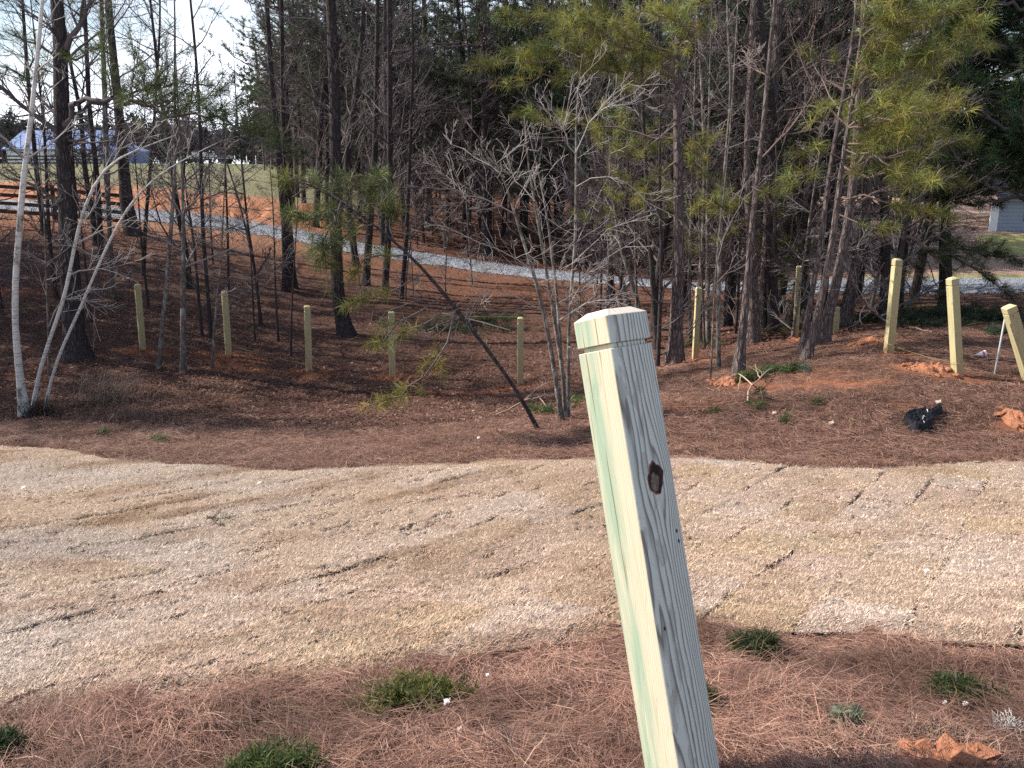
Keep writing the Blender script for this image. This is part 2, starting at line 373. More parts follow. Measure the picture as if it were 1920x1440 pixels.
def build_ground():
    ys = [-6, -4, -2.5, -1.5, -.8, -.2] + list(np.arange(.3, 2, .05))
    y = 2.
    while y < 20: ys.append(y); y *= 1.011
    while y < 62: ys.append(y); y *= 1.013
    while y < 2600: ys.append(y); y *= 1.06
    ys = np.array(ys); us = np.concatenate([np.linspace(-2.4, -1.0, 60)[:-1], np.linspace(-1., 1., 720), np.linspace(1., 2.4, 60)[1:]])
    Y, U = np.meshgrid(ys, us, indexing='ij'); X = U * (np.maximum(Y, 0) + 2.6)
    far = np.clip((Y - 300) / 1500, 0, 1); X = X * (1 + 1.5 * far)
    Z = zgr(X, Y) - .075 * lawn_inside(X, Y)
    Z = np.where(Y > 60, zbase(X, Y), Z)
    px, _ = pixel(X, np.maximum(Y, .6), Z); rn, rf = road_y(px)
    rough = sstep(.1, .8, Y - rf) * sstep(50, 46, Y) * sstep(720, 560, px)
    Z = Z + rough * ((fbm(X * 1.6, Y * 1.6, 40) - .5) * .5)
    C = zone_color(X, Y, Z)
    ny, nx = X.shape; idx = np.arange(ny * nx).reshape(ny, nx)
    Q = np.stack([idx[:-1, :-1], idx[:-1, 1:], idx[1:, 1:], idx[1:, :-1]], -1).reshape(-1, 4)
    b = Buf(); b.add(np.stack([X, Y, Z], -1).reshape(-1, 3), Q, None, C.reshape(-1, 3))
    m = Mat("ground_litter", .95, .1)
    v = m.coord()
    n1 = m.noise(v, 55, 4, .7); n2 = m.noise(v, 9, 5, .65); n3 = m.noise(m.coord((1, 1, 1)), 160, 2, .6)
    st = m.noise(m.coord((14, 60, 20), rot=(0, 0, .5)), 1.5, 3, .7, 1.5)
    f = m.math('ADD', m.math('MULTIPLY', n1, .5), m.math('ADD', m.math('MULTIPLY', n2, .6), m.math('MULTIPLY', st, .3)))
    k = m.ramp(f, [(.42, (.34, .33, .33)), (.68, (.92, .91, .90)), (.9, (1.5, 1.45, 1.4))])
    m.color(m.mix(1., m.attr(), k, 'MULTIPLY'))
    m.bump(m.math('ADD', n1, m.math('MULTIPLY', n3, .5)), .9, .03)
    tag(obj("ground", b.mesh("ground", m.m, colors=True)), kind="structure")
build_ground()

# ------------------------------------------------------------------ lawn of laid sod
TH = R(33.5); SA = np.array([math.sin(TH), math.cos(TH)]); SB = np.array([math.cos(TH), -math.sin(TH)])
PAL = np.array([(.60, .46, .325), (.60, .445, .35), (.57, .43, .26), (.66, .555, .47), (.54, .40, .29), (.63, .495, .38), (.65, .515, .415), (.55, .415, .285)])
def slab(x, y):
    wx = x + .05 * (fbm(x * 2.5, y * 2.5, 50) - .5); wy = y + .05 * (fbm(x * 2.5, y * 2.5, 51) - .5)
    a = wx * SA[0] + wy * SA[1]; b = wx * SB[0] + wy * SB[1]
    W, L = .42, .62
    rb = b / W; r = np.floor(rb); fb = rb - r
    ra = a / L + .5 * (r % 2) + .25 * h2(r, r * 0, 3); c = np.floor(ra); fa = ra - c
    db = np.minimum(fb, 1 - fb) * W; da = np.minimum(fa, 1 - fa) * L
    ch = h2(r, c, 8); hh = h2(r, c, 9)
    n = fbm(a * 2.2, b * 7, 55); n2 = fbm(a * 5, b * 14, 57)
    ws = .011 * sstep(.40, .75, n) * 1.5
    gap = .85 * np.maximum(sstep(ws + .006, ws * .35, db + .034 * (n2 - .5)) * sstep(.42, .62, n), sstep(.020, .006, da + .034 * (n2 - .5)) * sstep(.56, .70, fbm(a * 3, b * 3, 56)))
    lf = sstep(1.2, -1.2, x)
    gap = np.maximum(gap, sstep(.66, .76, fbm(a * 2.6 + 9, b * 15, 58)) * (.12 + .5 * lf))
    gap = np.maximum(gap, sstep(.72, .80, fbm(a * 9, b * 16, 59, 2)) * .6)
    base = PAL[(ch * 7.99).astype(int)]
    big = fbm(x * .45 + 3, y * .6, 60); big2 = fbm(a * .8, b * 2.2, 61)
    col = base * .55 + np.array([.61, .465, .36]) * .45
    left = sstep(.4, -1.6, x)
    col = col * (1 - (left * .55)[..., None] * 1) + (left * .55)[..., None] * np.array([.58, .45, .34])
    m = (sstep(.50, .72, big2) * (.28 + .5 * left))[..., None]; col = col * (1 - m) + np.array([.30, .19, .115]) * m
    m = (sstep(.5, .75, big) * (.15 + .5 * left))[..., None]; col = col * (1 - m) + np.array([.60, .53, .47]) * m
    m = (sstep(.60, .78, fbm(x * 2, y * 2.4, 62)) * .45)[..., None]; col = col * (1 - m) + np.array([.44, .30, .21]) * m
    col = np.clip(col * np.array([1.08, 1.065, 1.09]), 0, .74)      # sun bleached winter turf
    return col, gap, hh, db, da
def build_lawn():
    px = np.linspace(-850, 2750, 1300); t = np.linspace(0, 1, 300)
    PX, T = np.meshgrid(px, t, indexing='xy')
    X, Y = lawn_pt(PX, T)
    col, gap, hh, db, da = slab(X, Y)
    e = sstep(0, .07, T) * sstep(1, .96, T)
    Z = zlow(X, Y) + (.004 + .026 * e) + e * ((hh - .5) * .022 + (fbm(X * 11, Y * 11, 65) - .5) * .03 + (fbm(X * 40, Y * 40, 66, 2) - .5) * .014 - gap * .026)
    C = col * (.85) * (1 - gap[..., None] * .45)
    ny, nx = X.shape; idx = np.arange(ny * nx).reshape(ny, nx)
    Q = np.stack([idx[:-1, :-1], idx[:-1, 1:], idx[1:, 1:], idx[1:, :-1]], -1).reshape(-1, 4)
    b = Buf(); b.add(np.stack([X, Y, Z], -1).reshape(-1, 3), Q, None, C.reshape(-1, 3))
    m = Mat("sod_mat", .95, .1); v = m.coord()
    n1 = m.noise(v, 90, 4, .75); n2 = m.noise(v, 260, 2, .6)
    k = m.ramp(n1, [(.32, (.45, .43, .42)), (.55, (1., 1., 1.)), (.75, (1.3, 1.28, 1.25))])
    m.color(m.mix(1., m.attr(), k, 'MULTIPLY')); m.bump(m.math('ADD', n1, m.math('MULTIPLY', n2, .6)), 1., .02)
    tag(obj("lawn", b.mesh("lawn", m.m, colors=True)), kind="structure")
    # dormant blades
    N = 760000
    px = rng.uniform(-680, 2600, N); t = rng.random(N) ** 1.0
    X, Y = lawn_pt(px, t); col, gap, hh, db, da = slab(X, Y)
    keep = rng.random(N) > gap * .92; X, Y, col, hh, t = X[keep], Y[keep], col[keep], hh[keep], t[keep]
    clump = fbm(X * 14, Y * 14, 71); keep = rng.random(len(X)) < .35 + 1.1 * clump; X, Y, col, hh, t, clump = [q[keep] for q in (X, Y, col, hh, t, clump)]
    n = len(X); e = sstep(0, .07, t) * sstep(1, .96, t)
    Z = zlow(X, Y) + (.004 + .026 * e) + e * ((hh - .5) * .022 + (fbm(X * 11, Y * 11, 65) - .5) * .03) - .004
    az = rng.uniform(0, 2 * math.pi, n); el = rng.uniform(-.05, .75, n); L = rng.uniform(.012, .034, n)
    D = np.stack([np.cos(az) * np.cos(el), np.sin(az) * np.cos(el), np.sin(el)], -1) * L[:, None]
    S = np.stack([-np.sin(az), np.cos(az), 0 * az], -1) * (rng.uniform(.0016, .0034, n) * (.55 + Y * .13))[:, None]
    P = np.stack([X, Y, Z], -1)
    V = np.stack([P - S, P + S, P + D], 1).reshape(-1, 3)
    c = col * rng.choice([.62, .85, 1.05, 1.35], n, p=[.18, .3, .34, .18])[:, None] * rng.uniform(.85, 1.15, n)[:, None] * (1 + (rng.random((n, 3)) - .5) * .10)
    b = Buf(); b.add(V, None, np.arange(3 * n).reshape(n, 3), np.repeat(c, 3, 0))
    o = obj("dormant_grass", b.mesh("dormant_grass", M_grass, colors=True, smooth=False)); tag(o, "short straw coloured dormant grass of the laid sod", "grass", kind="stuff")
build_lawn()

# ------------------------------------------------------------------ pine straw and leaves lying on the ground
def strips(P, az, el, L, W, C, sag=0.3, name="x", mat=None):
    n = len(P)
    d = np.stack([np.cos(az) * np.cos(el), np.sin(az) * np.cos(el), np.sin(el)], -1)
    s = np.stack([-np.sin(az), np.cos(az), 0 * az], -1)
    bend = (rng.random(n) - .5) * .8
    mid = P + d * (L * .5)[:, None]
    d2 = unit(d + s * bend[:, None] + np.array([0, 0, -1.]) * (sag * rng.random(n))[:, None])
    tip = mid + d2 * (L * .5)[:, None]
    w = (W * .5)[:, None] * unit(s + np.array([0, 0, 1.]) * (rng.random(n) - .3)[:, None])
    V = np.stack([P - w, P + w, mid + w, mid - w, tip], 1).reshape(-1, 3)
    i = np.arange(n) * 5
    b = Buf(); b.add(V, np.stack([i, i + 1, i + 2, i + 3], -1), np.stack([i + 3, i + 2, i + 4], -1), np.repeat(C, 5, 0))
    return b
def straw_colors(n):
    base = np.array([(.285, .17, .13), (.22, .118, .09), (.15, .077, .06), (.37, .245, .185), (.08, .045, .037)])
    p = rng.choice(5, n, p=[.30, .28, .22, .10, .10]); return base[p] * rng.uniform(.9, 1.4, n)[:, None]
def build_straw():
    # foreground bed: density follows distance
    N = 200000
    y = 1 / rng.uniform(1 / 4.6, 1 / 1.55, N); u = rng.uniform(-1.15, 1.15, N); x = u * y * 1.05
    ins = lawn_inside(x, y, -.02 ) > .4 * rng.random(N); x, y = x[~ins], y[~ins]
    cl = fbm(x * 3.5, y * 3.5, 81); n = len(x)
    z = zgr(x, y) + rng.random(n) ** 2 * .05 * (.3 + 1.4 * cl) + .004
    az = rng.uniform(0, 2 * math.pi, n) ; flow = fbm(x * 2, y * 2, 82) * 9; az = np.where(rng.random(n) < .6, flow + rng.normal(0, .55, n), az)
    el = rng.normal(0, .22, n) + (cl - .5) * .2
    b = strips(np.stack([x, y, z], -1), az, el, rng.uniform(.09, .21, n), rng.uniform(.0009, .0018, n) * (.7 + .17 * y), straw_colors(n) * (.62 + .72 * sstep(.3, .65, fbm(x * 2.3, y * 2.3, 86)))[:, None], .35)
    tag(obj("pine_straw", b.mesh("pine_straw", M_straw, colors=True)), "reddish brown pine straw mulch in the near bed", "pine straw", kind="stuff")
    # far bed on the bank
    N = 250000
    px = rng.uniform(-500, 2420, N); t = rng.random(N)
    yf = np.interp(px, _pf, far_w[:, 1]); y = 1 / (1 / (yf - .1) + (1 / 17. - 1 / (yf - .1)) * t); x = (px - 960) / FPX / .975 * y
    keep = rng.random(N) < np.where(px < 900, 1 - .75 * sstep(11, 14.5, y), 1.); x, y, px = x[keep], y[keep], px[keep]
    n = len(x); cl = fbm(x * 3, y * 3, 83)
    z = zgr(x, y) + rng.random(n) ** 2 * .045 * (.3 + 1.4 * cl) + .003
    az = rng.uniform(0, 2 * math.pi, n); az = np.where(rng.random(n) < .5, fbm(x * 1.5, y * 1.5, 84) * 9 + rng.normal(0, .6, n), az)
    C = straw_colors(n) * (1 - .25 * sstep(11, 15, y) * sstep(1200, 800, px) - .15 * sstep(1000, 500, px))[:, None]  # straw darkened on the left bank, tree shade put into its colour
    zc = zone_color(x, y, z); red = (zc[:, 0] > .27); kk = ~(red & (rng.random(n) < .8))
    x, y, z, az, C = x[kk], y[kk], z[kk], az[kk], C[kk]; n = len(x)
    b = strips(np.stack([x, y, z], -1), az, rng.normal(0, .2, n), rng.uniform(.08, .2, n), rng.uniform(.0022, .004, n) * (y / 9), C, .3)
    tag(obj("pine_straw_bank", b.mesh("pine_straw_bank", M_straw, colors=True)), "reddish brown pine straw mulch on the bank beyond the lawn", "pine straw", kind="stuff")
    # leaf litter in the woods and on the banks
    N = 90000
    px = rng.uniform(-200, 1600, N); y = 1 / rng.uniform(1 / 50., 1 / 11.5, N); x = (px - 960) / FPX / .975 * y
    rn, rf = road_y(px)
    keep = ((y < rn - .2) | (y > rf + .2)) & ((px < 1150) | (y > 16)) & ~((px < 560) & (y > rf)) ; x, y, px = x[keep], y[keep], px[keep]
    n = len(x); z = zgr(x, y) + .012 + rng.random(n) * .02
    az = rng.uniform(0, 6.28, n); L = rng.uniform(.025, .06, n) * (.8 + y / 60)
    base = np.array([(.19, .09, .065), (.135, .066, .05), (.24, .135, .095), (.085, .045, .038), (.34, .25, .20)])[rng.choice(5, n, p=[.30, .34, .11, .21, .04])] * rng.uniform(.75, 1.25, n)[:, None]
    b = strips(np.stack([x, y, z], -1), az, rng.normal(0, .35, n), L, L * rng.uniform(.4, .7, n), base, .8)
    tag(obj("leaf_litter", b.mesh("leaf_litter", M_leaf, colors=True)), "brown fallen leaves on the shaded floor of the woods", "leaf litter", kind="stuff")
build_straw()

# ------------------------------------------------------------------ gravel road
def build_road():
    px = np.linspace(-400, 2400, 700); t = np.linspace(0, 1, 26)
    PX, T = np.meshgrid(px, t, indexing='xy')
    def ip(A, k): return np.interp(PX, ROADC, A[:, k])
    w = .22 * (fbm(PX * .05, T * 0, 90) - .5)
    s = np.clip(T, 0, 1)
    X = ip(roadn_w, 0) + (ip(roadf_w, 0) - ip(roadn_w, 0)) * s; Y = ip(roadn_w, 1) + (ip(roadf_w, 1) - ip(roadn_w, 1)) * s + w * (1 - s) * 2
    Z = zgr(X, Y) * .0 + zlow(X, Y) + .02 + .11 * sstep(0, .12, s) * sstep(1, .88, s) + (fbm(X * 6, Y * 6, 91) - .5) * .05 * sstep(0, .1, s)
    ny, nx = X.shape; idx = np.arange(ny * nx).reshape(ny, nx)
    Q = np.stack([idx[:-1, :-1], idx[:-1, 1:], idx[1:, 1:], idx[1:, :-1]], -1).reshape(-1, 4)
    b = Buf(); b.add(np.stack([X, Y, Z], -1).reshape(-1, 3), Q)
    m = Mat("gravel", .9, .2); v = m.coord()
    vo = m.voro(v, 16, 'F1', "Color"); n = m.noise(v, 2.2, 4); n2 = m.noise(v, 30, 3, .7)
    sp = m.new("ShaderNodeSeparateColor"); m.link(vo, sp.inputs[0])
    c = m.mix(m.ramp(n, [(.35, 0.), (.7, .5)]), m.ramp(sp.outputs[0], [(0, (.19, .21, .25)), (.5, (.28, .31, .37)), (1, (.40, .43, .50))]), (.30, .27, .25))
    m.color(m.mix(m.ramp(n2, [(.3, .4), (.45, 0.)]), c, (.16, .165, .18))); m.bump(n2, 1, .05)
    tag(obj("gravel_road", b.mesh("gravel_road", m.m)), kind="structure")
    N = 16000
    px = rng.uniform(100, 1950, N); s = rng.uniform(-.12, 1.05, N)
    X = np.interp(px, ROADC, roadn_w[:, 0]) * (1 - s) + np.interp(px, ROADC, roadf_w[:, 0]) * s
    Y = np.interp(px, ROADC, roadn_w[:, 1]) * (1 - s) + np.interp(px, ROADC, roadf_w[:, 1]) * s
    Z = zlow(X, Y) + .02 + .11 * sstep(0, .12, s) * sstep(1, .88, s) + .015
    P = np.stack([X, Y, Z], -1); r = rng.uniform(.010, .032, N)[:, None]
    oct_ = np.array([[1, 0, 0], [0, 1, 0], [-1, 0, 0], [0, -1, 0], [0, 0, .8], [0, 0, -.8]], float)
    V = P[:, None] + r[:, None] * (oct_[None] + (rng.random((N, 6, 3)) - .5) * .7)
    f = np.array([[0, 1, 4], [1, 2, 4], [2, 3, 4], [3, 0, 4], [1, 0, 5], [2, 1, 5], [3, 2, 5], [0, 3, 5]])
    T = (np.arange(N)[:, None, None] * 6 + f[None]).reshape(-1, 3)
    b = Buf(); g = rng.uniform(.20, .42, N)[:, None] * np.array([.92, .98, 1.14]); b.add(V.reshape(-1, 3), None, T, np.repeat(g, 6, 0))
    m = Mat("gravel_stone", .85, .2); m.color(m.attr())
    tag(obj("gravel", b.mesh("gravel", m.m, colors=True, smooth=False)), "loose grey gravel stones on the road", "gravel", kind="stuff")
build_road()
#PART2
# ------------------------------------------------------------------ wooden posts
def wood_mat(name, near):
    m = Mat(name, .78, .25)
    tc = m.new("ShaderNodeTexCoord"); sp = m.new("ShaderNodeSeparateXYZ"); m.link(tc.outputs["Object"], sp.inputs[0])
    sn = m.new("ShaderNodeSeparateXYZ"); m.link(tc.outputs["Normal"], sn.inputs[0])
    isx = m.math('GREATER_THAN', m.math('ABSOLUTE', sn.outputs[0]), m.math('ABSOLUTE', sn.outputs[1]))
    istop = m.math('GREATER_THAN', sn.outputs[2], .35)
    x, y, z = sp.outputs
    zb = z
    if not near:
        oi = m.new('ShaderNodeObjectInfo'); rnd = oi.outputs['Random']; z = m.math('ADD', z, m.math('MULTIPLY', rnd, 37.))
        _c = m.coord
        def coord_r(scale=(1, 1, 1), **k):
            va = m.new('ShaderNodeVectorMath', operation='ADD'); cv = m.new('ShaderNodeCombineXYZ'); m.link(m.math('MULTIPLY', rnd, 61.), cv.inputs[0]); m.link(m.math('MULTIPLY', rnd, 173.), cv.inputs[2]); m.link(_c(scale, **k), va.inputs[0]); m.link(cv.outputs[0], va.inputs[1]); return va.outputs[0]
        m.coord = coord_r
    KX, KZ = .008, -.497         # knot, relative to the top of the near post
    dx = m.math('SUBTRACT', x, KX); dz = m.math('SUBTRACT', z, KZ)
    e = m.math('ADD', m.math('MULTIPLY', m.math('MULTIPLY', dx, dx), 620.), m.math('MULTIPLY', m.math('MULTIPLY', dz, dz), 90.))
    g = m.math('POWER', 2.718, m.math('MULTIPLY', e, -1.))
    warp = m.noise(m.coord((9, 9, 2.2)), 1.0, 3, .5)
    s = m.math('SUBTRACT', x, m.math('MULTIPLY', m.math('MULTIPLY', dx, g), .75 if near else 0.))
    s = m.math('ADD', s, m.math('MULTIPLY', m.math('SUBTRACT', warp, .5), .022))
    s0 = m.math('ADD', s, .048)
    q = m.math('ADD', m.math('ADD', m.math('MULTIPLY', m.math('MULTIPLY', s0, s0), 430.), m.math('MULTIPLY', s0, 26.)), m.math('ADD', m.math('MULTIPLY', z, 2.2), m.math('MULTIPLY', m.noise(m.coord((14, 14, 1.6), loc=(2, 0, 7)), 1., 3, .55), 3.6)))
    fr = m.math('FRACT', q)
    line = m.ramp(fr, [(0., .2), (.10, .0), (.50, .05), (.72, .5), (.86, 1.), (.95, .9), (1., .2)])
    fine = m.noise(m.coord((260, 260, 5)), 1.0, 3, .6)
    broad = m.noise(m.coord((28, 28, 3.0)), 1.0, 4, .6, .4)
    if near:
        rl, rd = (.52, .55, .51), (.125, .115, .105)
        ll, lg = (.54, .505, .395), (.235, .36, .265)
    else:
        rl, rd = (.41, .36, .21), (.20, .155, .09)
        ll, lg = (.51, .46, .275), (.42, .41, .24)
    cr = m.mix(m.math('MULTIPLY', line, .95 if near else .5), rl, rd)
    cr = m.mix(m.ramp(fine, [(.35, .0), (.7, .28)]), cr, tuple(np.array(rl) * .72))
    blot = m.noise(m.coord((26, 26, 6), loc=(3, 1, 2)), 1.0, 3, .55)
    cr = m.mix(m.math('MULTIPLY', m.ramp(blot, [(.55, 0.), (.575, .42), (.75, .25)]), m.ramp(m.math('ADD', m.math('MULTIPLY', x, 6.), .5), [(.45, 1.), (.7, .15)])), cr, (.20, .18, .155) if near else (.33, .27, .15))
    # sunny face : straight fine grain, green preservative streaks, a few drying cracks
    qy = m.math('FRACT', m.math('ADD', m.math('MULTIPLY', y, 95.), m.math('MULTIPLY', m.noise(m.coord((6, 6, 1.1)), 1., 3), 5.)))
    gl = m.ramp(qy, [(0., 0.), (.6, .12), (.9, .8), (1., 0.)])
    cl = m.mix(m.math('MULTIPLY', gl, .9), ll, tuple(np.array(ll) * (.80, .72, .55)))
    green = m.math('MULTIPLY', m.ramp(broad, [(.42, 0.), (.60, 1.)]), m.ramp(m.math('MULTIPLY', y, 7.), [(-.4, 0.), (0., .85)]) if near else .6)
    if near:
        yy = m.math('ADD', m.math('MULTIPLY', y, 7.14), .5)      # 0 at the front corner .. 1 at the far left corner
        green = m.math('MULTIPLY', m.ramp(broad, [(.34, .22), (.58, 1.)]), m.ramp(yy, [(.35, 0.), (.60, .85), (1., .75)]))
    cl = m.mix(green, cl, lg)
    st2 = m.noise(m.coord((48, 48, 2.2), loc=(1, 9, 4)), 1.0, 4, .6)
    cl = m.mix(m.ramp(st2, [(.55, 0.), (.72, .55)]), cl, tuple(np.array(ll) * (.62, .60, .48)))
    st3 = m.noise(m.coord((60, 60, 7), loc=(4, 2, 4)), 1.0, 4, .7)
    cl = m.mix(m.ramp(st3, [(.64, 0.), (.74, .5)]), cl, (.30, .27, .24) if near else (.26, .21, .12))
    crack = m.noise(m.coord((70, 70, 1.4), loc=(0, 5, 1)), 1.0, 2, .4)
    cl = m.mix(m.ramp(crack, [(.655, 0.), (.69, .85)]), cl, (.20, .13, .07))
    c = m.mix(isx, cr, cl)
    # end grain on the chamfered top
    rings = m.ramp(m.math('FRACT', m.math('MULTIPLY', m.math('SQRT', m.math('ADD', m.math('MULTIPLY', m.math('ADD', x, .05), m.math('ADD', x, .05)), m.math('MULTIPLY', y, y))), 150.)), [(0, 0.), (.8, .5), (1, 0.)])
    top = m.mix(rings, (.66, .60, .53) if near else (.56, .50, .30), (.54, .46, .40) if near else (.45, .38, .21))
    top = m.mix(m.ramp(broad, [(.5, 0.), (.7, .6)]), top, (.68, .63, .50))
    c = m.mix(istop, c, top)
    if not near:
        c = m.mix(1., c, m.ramp(rnd, [(0., (.86, .84, .80)), (.5, (1., 1., 1.)), (1., (1.08, 1.06, 1.0))]), 'MULTIPLY')
        kn = m.noise(m.coord((30, 30, 14), loc=(8, 3, 1)), 1., 2, .4); c = m.mix(m.ramp(kn, [(.69, 0.), (.72, .8)]), c, (.10, .07, .045))
        low = m.math('MULTIPLY', m.math('SUBTRACT', m.math('MULTIPLY', zb, -1.), 1.02), 3.)
        mud = m.math('MULTIPLY', m.ramp(low, [(0., 0.), (1., 1.)]), m.ramp(m.noise(m.coord((14, 14, 9)), 1., 4, .7), [(.42, 0.), (.58, .75)]))
        c = m.mix(mud, c, (.34, .17, .095))
    m.color(c); m.bump(m.math('ADD', m.math('MULTIPLY', line, -.6), m.math('MULTIPLY', fine, .5)), .35, .004)
    return m.m
M_post_near = wood_mat("weathered_treated_timber", True)
M_post = wood_mat("new_treated_timber", False)
def section(hw, r=.006):
    r = min(r, hw * .3); out = []
    for cx, cy, a0 in ((1, 1, 0), (-1, 1, 90), (-1, -1, 180), (1, -1, 270)):
        for a in (0, 30, 60, 90):
            t = R(a0 + a); out.append((cx * (hw - r) + r * math.cos(t), cy * (hw - r) + r * math.sin(t)))
    return np.array(out)
def prism(b, prof, cap_top=True, cap_bot=False):
    n = 16; V = []
    for z, hw in prof: V.append(np.concatenate([section(hw), np.full((n, 1), z)], 1))
    V = np.concatenate(V); Q = []
    for i in range(len(prof) - 1):
        for j in range(n): Q.append([i * n + j, i * n + (j + 1) % n, (i + 1) * n + (j + 1) % n, (i + 1) * n + j])
    T = []
    if cap_top:
        c = len(V); V = np.concatenate([V, [[0, 0, prof[-1][0]]]]); o = (len(prof) - 1) * n
        T += [[o + j, o + (j + 1) % n, c] for j in range(n)]
    if cap_bot:
        c = len(V); V = np.concatenate([V, [[0, 0, prof[0][0]]]]); T += [[(j + 1) % n, j, c] for j in range(n)]
    b.add(V, Q, T if T else None)
def post_meshes(length, mat, hw=.07):
    b = Buf(); prism(b, [(-length, hw)] + [(-length + (length - .115) * k / 12., hw) for k in range(1, 12)] + [(-.1155, hw), (-.114, hw - .002)], True)
    sh = b.mesh("post_shaft", mat, smooth=False)
    b = Buf(); prism(b, [(-.135, hw - .0125), (-.100, hw - .0125)], False); prism(b, [(-.099, hw - .003), (-.097, hw), (-.021, hw), (-.019, hw - .002), (-.001, hw - .029), (0, hw - .031)], True, True)
    cp = b.mesh("post_cap", mat, smooth=False); return sh, cp
# the near post: its top corner and its foot found from the photograph, leaning away and to the left
DN = 2.38
fr_, fu_, ff_ = np.array([1., 0, 0]), np.array([0, SP, CP]), np.array([0, CP, -SP])
def campt(px, py, d): return np.array([0, 0, H]) + d * (ff_ + (px - 960) / FPX * fr_ - (py - 720) / FPX * fu_)
front_top = campt(1136.5, 591, DN); front_bot = campt(1272.5, 1440, DN)
axis = unit(front_top - front_bot)
view = unit(front_top - np.array([0, 0, H])); f_ = unit(view - axis * np.dot(view, axis)); r_ = np.cross(f_, axis)
eR = .766 * r_ + .643 * f_; eL = np.cross(axis, eR)
top_c = front_top + eR * .0775 + eL * .0775 + axis * .020
L_near = 1.75
foot = top_c - axis * L_near
npost = thing("wooden_post", tuple(foot), "tall grey and cream timber post close to the viewer with a dark knot", "post", "treated timber fence posts")
Mr = Matrix(np.column_stack([eR, eL, axis]).tolist()); npost.rotation_mode = 'QUATERNION'; npost.rotation_quaternion = Mr.to_quaternion()
sh, cp = post_meshes(L_near, M_post_near, .0775)
obj("shaft", sh, npost, (0, 0, L_near)); obj("cap", cp, npost, (0, 0, L_near))
# knot on the right hand face: a reddish rim, the hollow's shade painted as a dark ring
def build_knot():
    kx, kz = .008, -.497
    b = Buf(); n = 28; th = np.linspace(0, 2 * math.pi, n, endpoint=False)
    pg = np.array([(-.006, .041), (.010, .028), (.027, .016), (.022, -.006), (.016, -.022), (.008, -.037), (-.010, -.034), (-.020, -.026), (-.027, -.008), (-.019, .016), (-.013, .030)])
    pa = np.arctan2(pg[:, 1] / .052, pg[:, 0] / .029) % (2 * math.pi); pr = np.hypot(pg[:, 1] / .052, pg[:, 0] / .029); o_ = np.argsort(pa)
    shape = np.interp(th, np.r_[pa[o_] - 2 * math.pi, pa[o_], pa[o_] + 2 * math.pi], np.r_[pr[o_], pr[o_], pr[o_]]) * (1 + .05 * np.sin(9 * th))
    def ring(s, dy, ox=0, oz=0): return np.stack([kx + ox + s * .036 * shape * np.cos(th), np.full(n, -.0775 + dy), kz + oz + s * .066 * shape * np.sin(th)], -1)
    rings = [ring(1.0, .0008), ring(.95, -.0012), ring(.84, -.0020, .0, .0), ring(.58, -.0012, -.006, -.010), ring(.52, -.0024, -.0065, -.011), ring(.3, -.0028, -.007, -.012), ring(.03, -.0028, -.007, -.012)]
    cols = [(.26, .20, .17), (.17, .075, .06), (.045, .016, .015), (.018, .011, .011), (.13, .10, .085), (.17, .14, .115), (.11, .085, .07)]
    V = np.concatenate(rings); Q = []
    for i in range(len(rings) - 1):
        for j in range(n): Q.append([i * n + j, i * n + (j + 1) % n, (i + 1) * n + (j + 1) % n, (i + 1) * n + j])
    C = np.repeat(np.array(cols), n, 0)
    # dark stays on the upper right of the knot, pale plug at the lower left
    a = np.tile(th, len(rings)); C = C * (1 + .25 * np.sin(a * 3 + 1))[:, None]
    b.add(V, Q, None, C)
    cr = np.array([[kx - .016, -.0787, kz + .004], [kx - .024, -.0787, kz + .001], [kx - .031, -.0787, kz + .002]])
    tube(b, cr, [.0028, .002, .0006], 5, (.05, .03, .025))
    m = Mat("knot_wood", .8, .2); n2 = m.noise(m.coord((120, 120, 60)), 1, 4, .7); m.color(m.mix(1., m.attr(), m.ramp(n2, [(.3, .35), (.7, 1.4)]), 'MULTIPLY')); m.bump(n2, .6, .004)
    obj("knot", b.mesh("knot", m.m, colors=True), npost, (0, 0, L_near))
    mb = m_plain("nail_hole", (.02, .018, .016), .6)
    for hx, hz in ((-.048, -.915), (.055, -.66), (.057, -.69)):
        b = Buf(); t = np.linspace(0, 2 * math.pi, 10, endpoint=False)
        v = np.stack([hx + .0035 * np.cos(t), np.full(10, -.0783), hz + .006 * np.sin(t)], -1); v = np.concatenate([v, [[hx, -.0787, hz]]])
        b.add(v, None, [[i, (i + 1) % 10, 10] for i in range(10)]); obj("nail_hole", b.mesh("nail_hole", mb), npost, (0, 0, L_near))
build_knot()
PL = [
 "pale treated post leaning left, nearest the big dark pine on the left bank",
 "pale treated post standing between two slim grey saplings on the left bank",
 "pale treated post with its top under a hanging sprig of pine needles",
 "pale treated post standing behind the drooping yellow pine bough",
 "pale treated post between the leaning dark stem and the multi stemmed tree",
 "weathered greenish post half lost among trunks behind the tall near post",
 "yellow treated post standing just left of the two leaning pine trunks",
 "distant thin post mostly hidden behind the leaning pine trunks",
 "yellow treated post leaning right, in front of the low dark pine bough",
 "yellow treated post on the red clay spill, string tied at its foot",
 "thick yellow treated post leaning left beside the thin metal rod"]
ppost = []
sh, cp = post_meshes(2.0, M_post)
